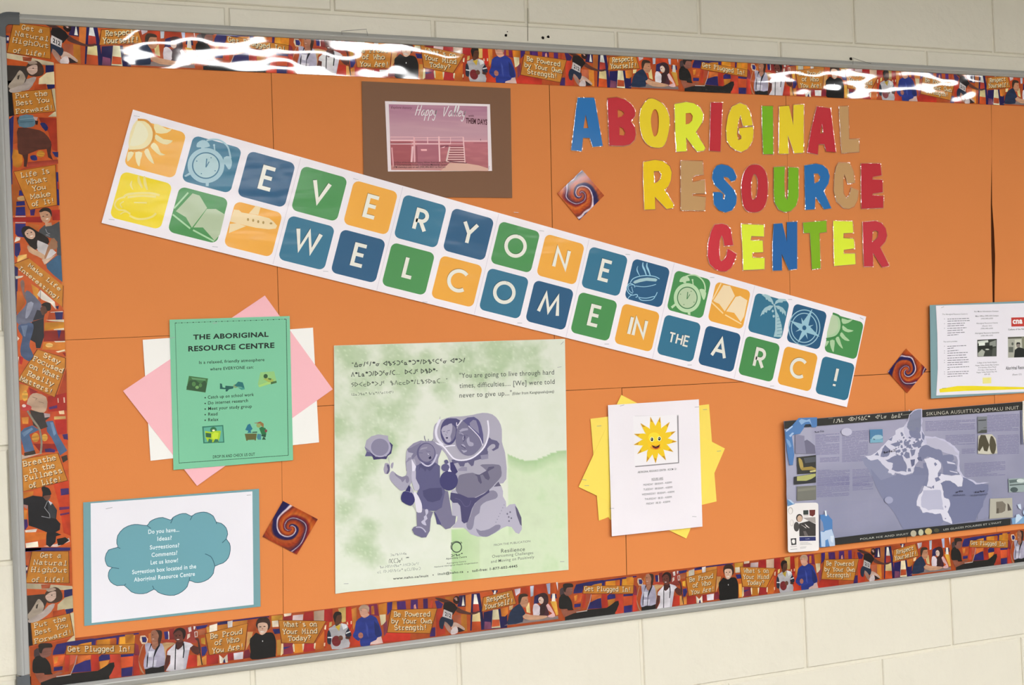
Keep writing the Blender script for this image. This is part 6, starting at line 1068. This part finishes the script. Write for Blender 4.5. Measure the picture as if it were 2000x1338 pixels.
a.line('#9c988c',"755,295 825,288",5); a.line('#9c988c',"1900,240 2000,230",6)
a.text("POLAR ICE AND INUIT",1265-1840*0,1240-1078,1,1,1,'#000000') if 0 else None
a.k=PX; a.text("POLAR ICE AND INUIT",1678,1054.3,1772,1043.8,3.6,'#b8b8b0',.012); a.text("LES GLACES POLAIRES ET L'INUIT",1840.5,1036,1953.5,1021.5,3.6,'#b8b8b0',.012)
a.k=M1; a.strokes("h7z84",SYL,1605,830,1780,795,30,'#2c2c44',8,cap=9,prop=True); a.strokes("h7z8",SYL,545,515,690,495,26,'#4c4c64',6,cap=9,prop=True)
a.k=M4; a.strokes("7z8",SYL,925,258,1030,235,22,'#2c2c44',8,cap=9,prop=True); a.text("NUNAVIK",875,310,1070,300,26,'#4c5070',.01); a.strokes("z8h7",SYL,1215,262,1370,235,22,'#2c2c44',8,cap=9,prop=True); a.text("NUNATSIAVUT",1150,315,1420,290,26,'#4c5070',.01)
a.done()
TILT=None
# small white card pinned over the map's lower left corner
cdD=.0262
cd_,_=sheet('white_card',"140,470 145,440 170,428 400,418 590,415 618,428 626,450 632,800 636,1140 625,1158 600,1166 190,1192 165,1188 152,1160",cdD,'#efeae8',None,'small white rounded card with a grey photo over the map\'s lower left corner','card',k=M3,th=.0007)
def cpart(nm,items):
    a=Art(nm,cd_,cdD,k=M3)
    for c,st,*m in items:
        m=m[0] if m else 0
        if isinstance(st,tuple): a.ell(c,*st)
        elif m<0: a.line(c,st,-m)
        else: a.poly(c,st,m)
    return a.done()
cpart('printed_picture',[('#c0b8b0',(192,540,38,56)),('#ece6e2',(190,545,28,46)),('#d0c8c4',(212,730,32,52)),('#ece6e2',(210,728,24,44)),('#a8a09c',"385,650 580,640 585,740 470,700"),('#3c3836',"325,740 480,700 585,750 585,935 330,940"),('#4c4846',(285,790,44,76)),('#6c6462',"390,860 430,860 470,935 410,935"),('#e0d8d4',"340,750 430,800 440,820 400,790"),('#e0d8d4',"410,740 480,800 490,815 440,790"),('#3c3432',(330,655,52,64)),('#d0b098',(335,665,40,52)),('#3c4440',"390,535 470,530 472,620 392,600"),('#6c2c28',"485,528 578,525 575,600 540,630 490,615"),('#d8d0cc',"395,605 470,600 470,628 395,630")])
cpart('blue_label',[('#28306a',"330,950 585,945 587,1008 332,1015")])
a=Art('lettering',cd_,cdD,k=M3,dd=STEP*2); a.text("cafe",425,988,490,985,16,'#c8ccdc'); a.line('#3c3c3c',"205,985 270,980 272,1060 215,1068",22,closed=True); a.ell('#f4f0ee',237,1018,26,30)
for y,x1 in ((1040,470),(1056,500),(1072,525),(1112,440),(1128,430)): a.line('#9c9894',"%d,%d %d,%d"%(340,y,x1,y-8),5)
a.line('#9c9894',"190,1105 290,1095",6); a.line('#7c8884',"190,1148 295,1138",6); a.done()
# another sheet cut off by the right edge of the photo
sheet('white_edged_card',"1997.5,783 2046,778 2046,862 1999.6,868 1997.2,830",.0192,'#e4e0d4',None,'white card cut off by the photo\'s right edge, over the map\'s corner','card')
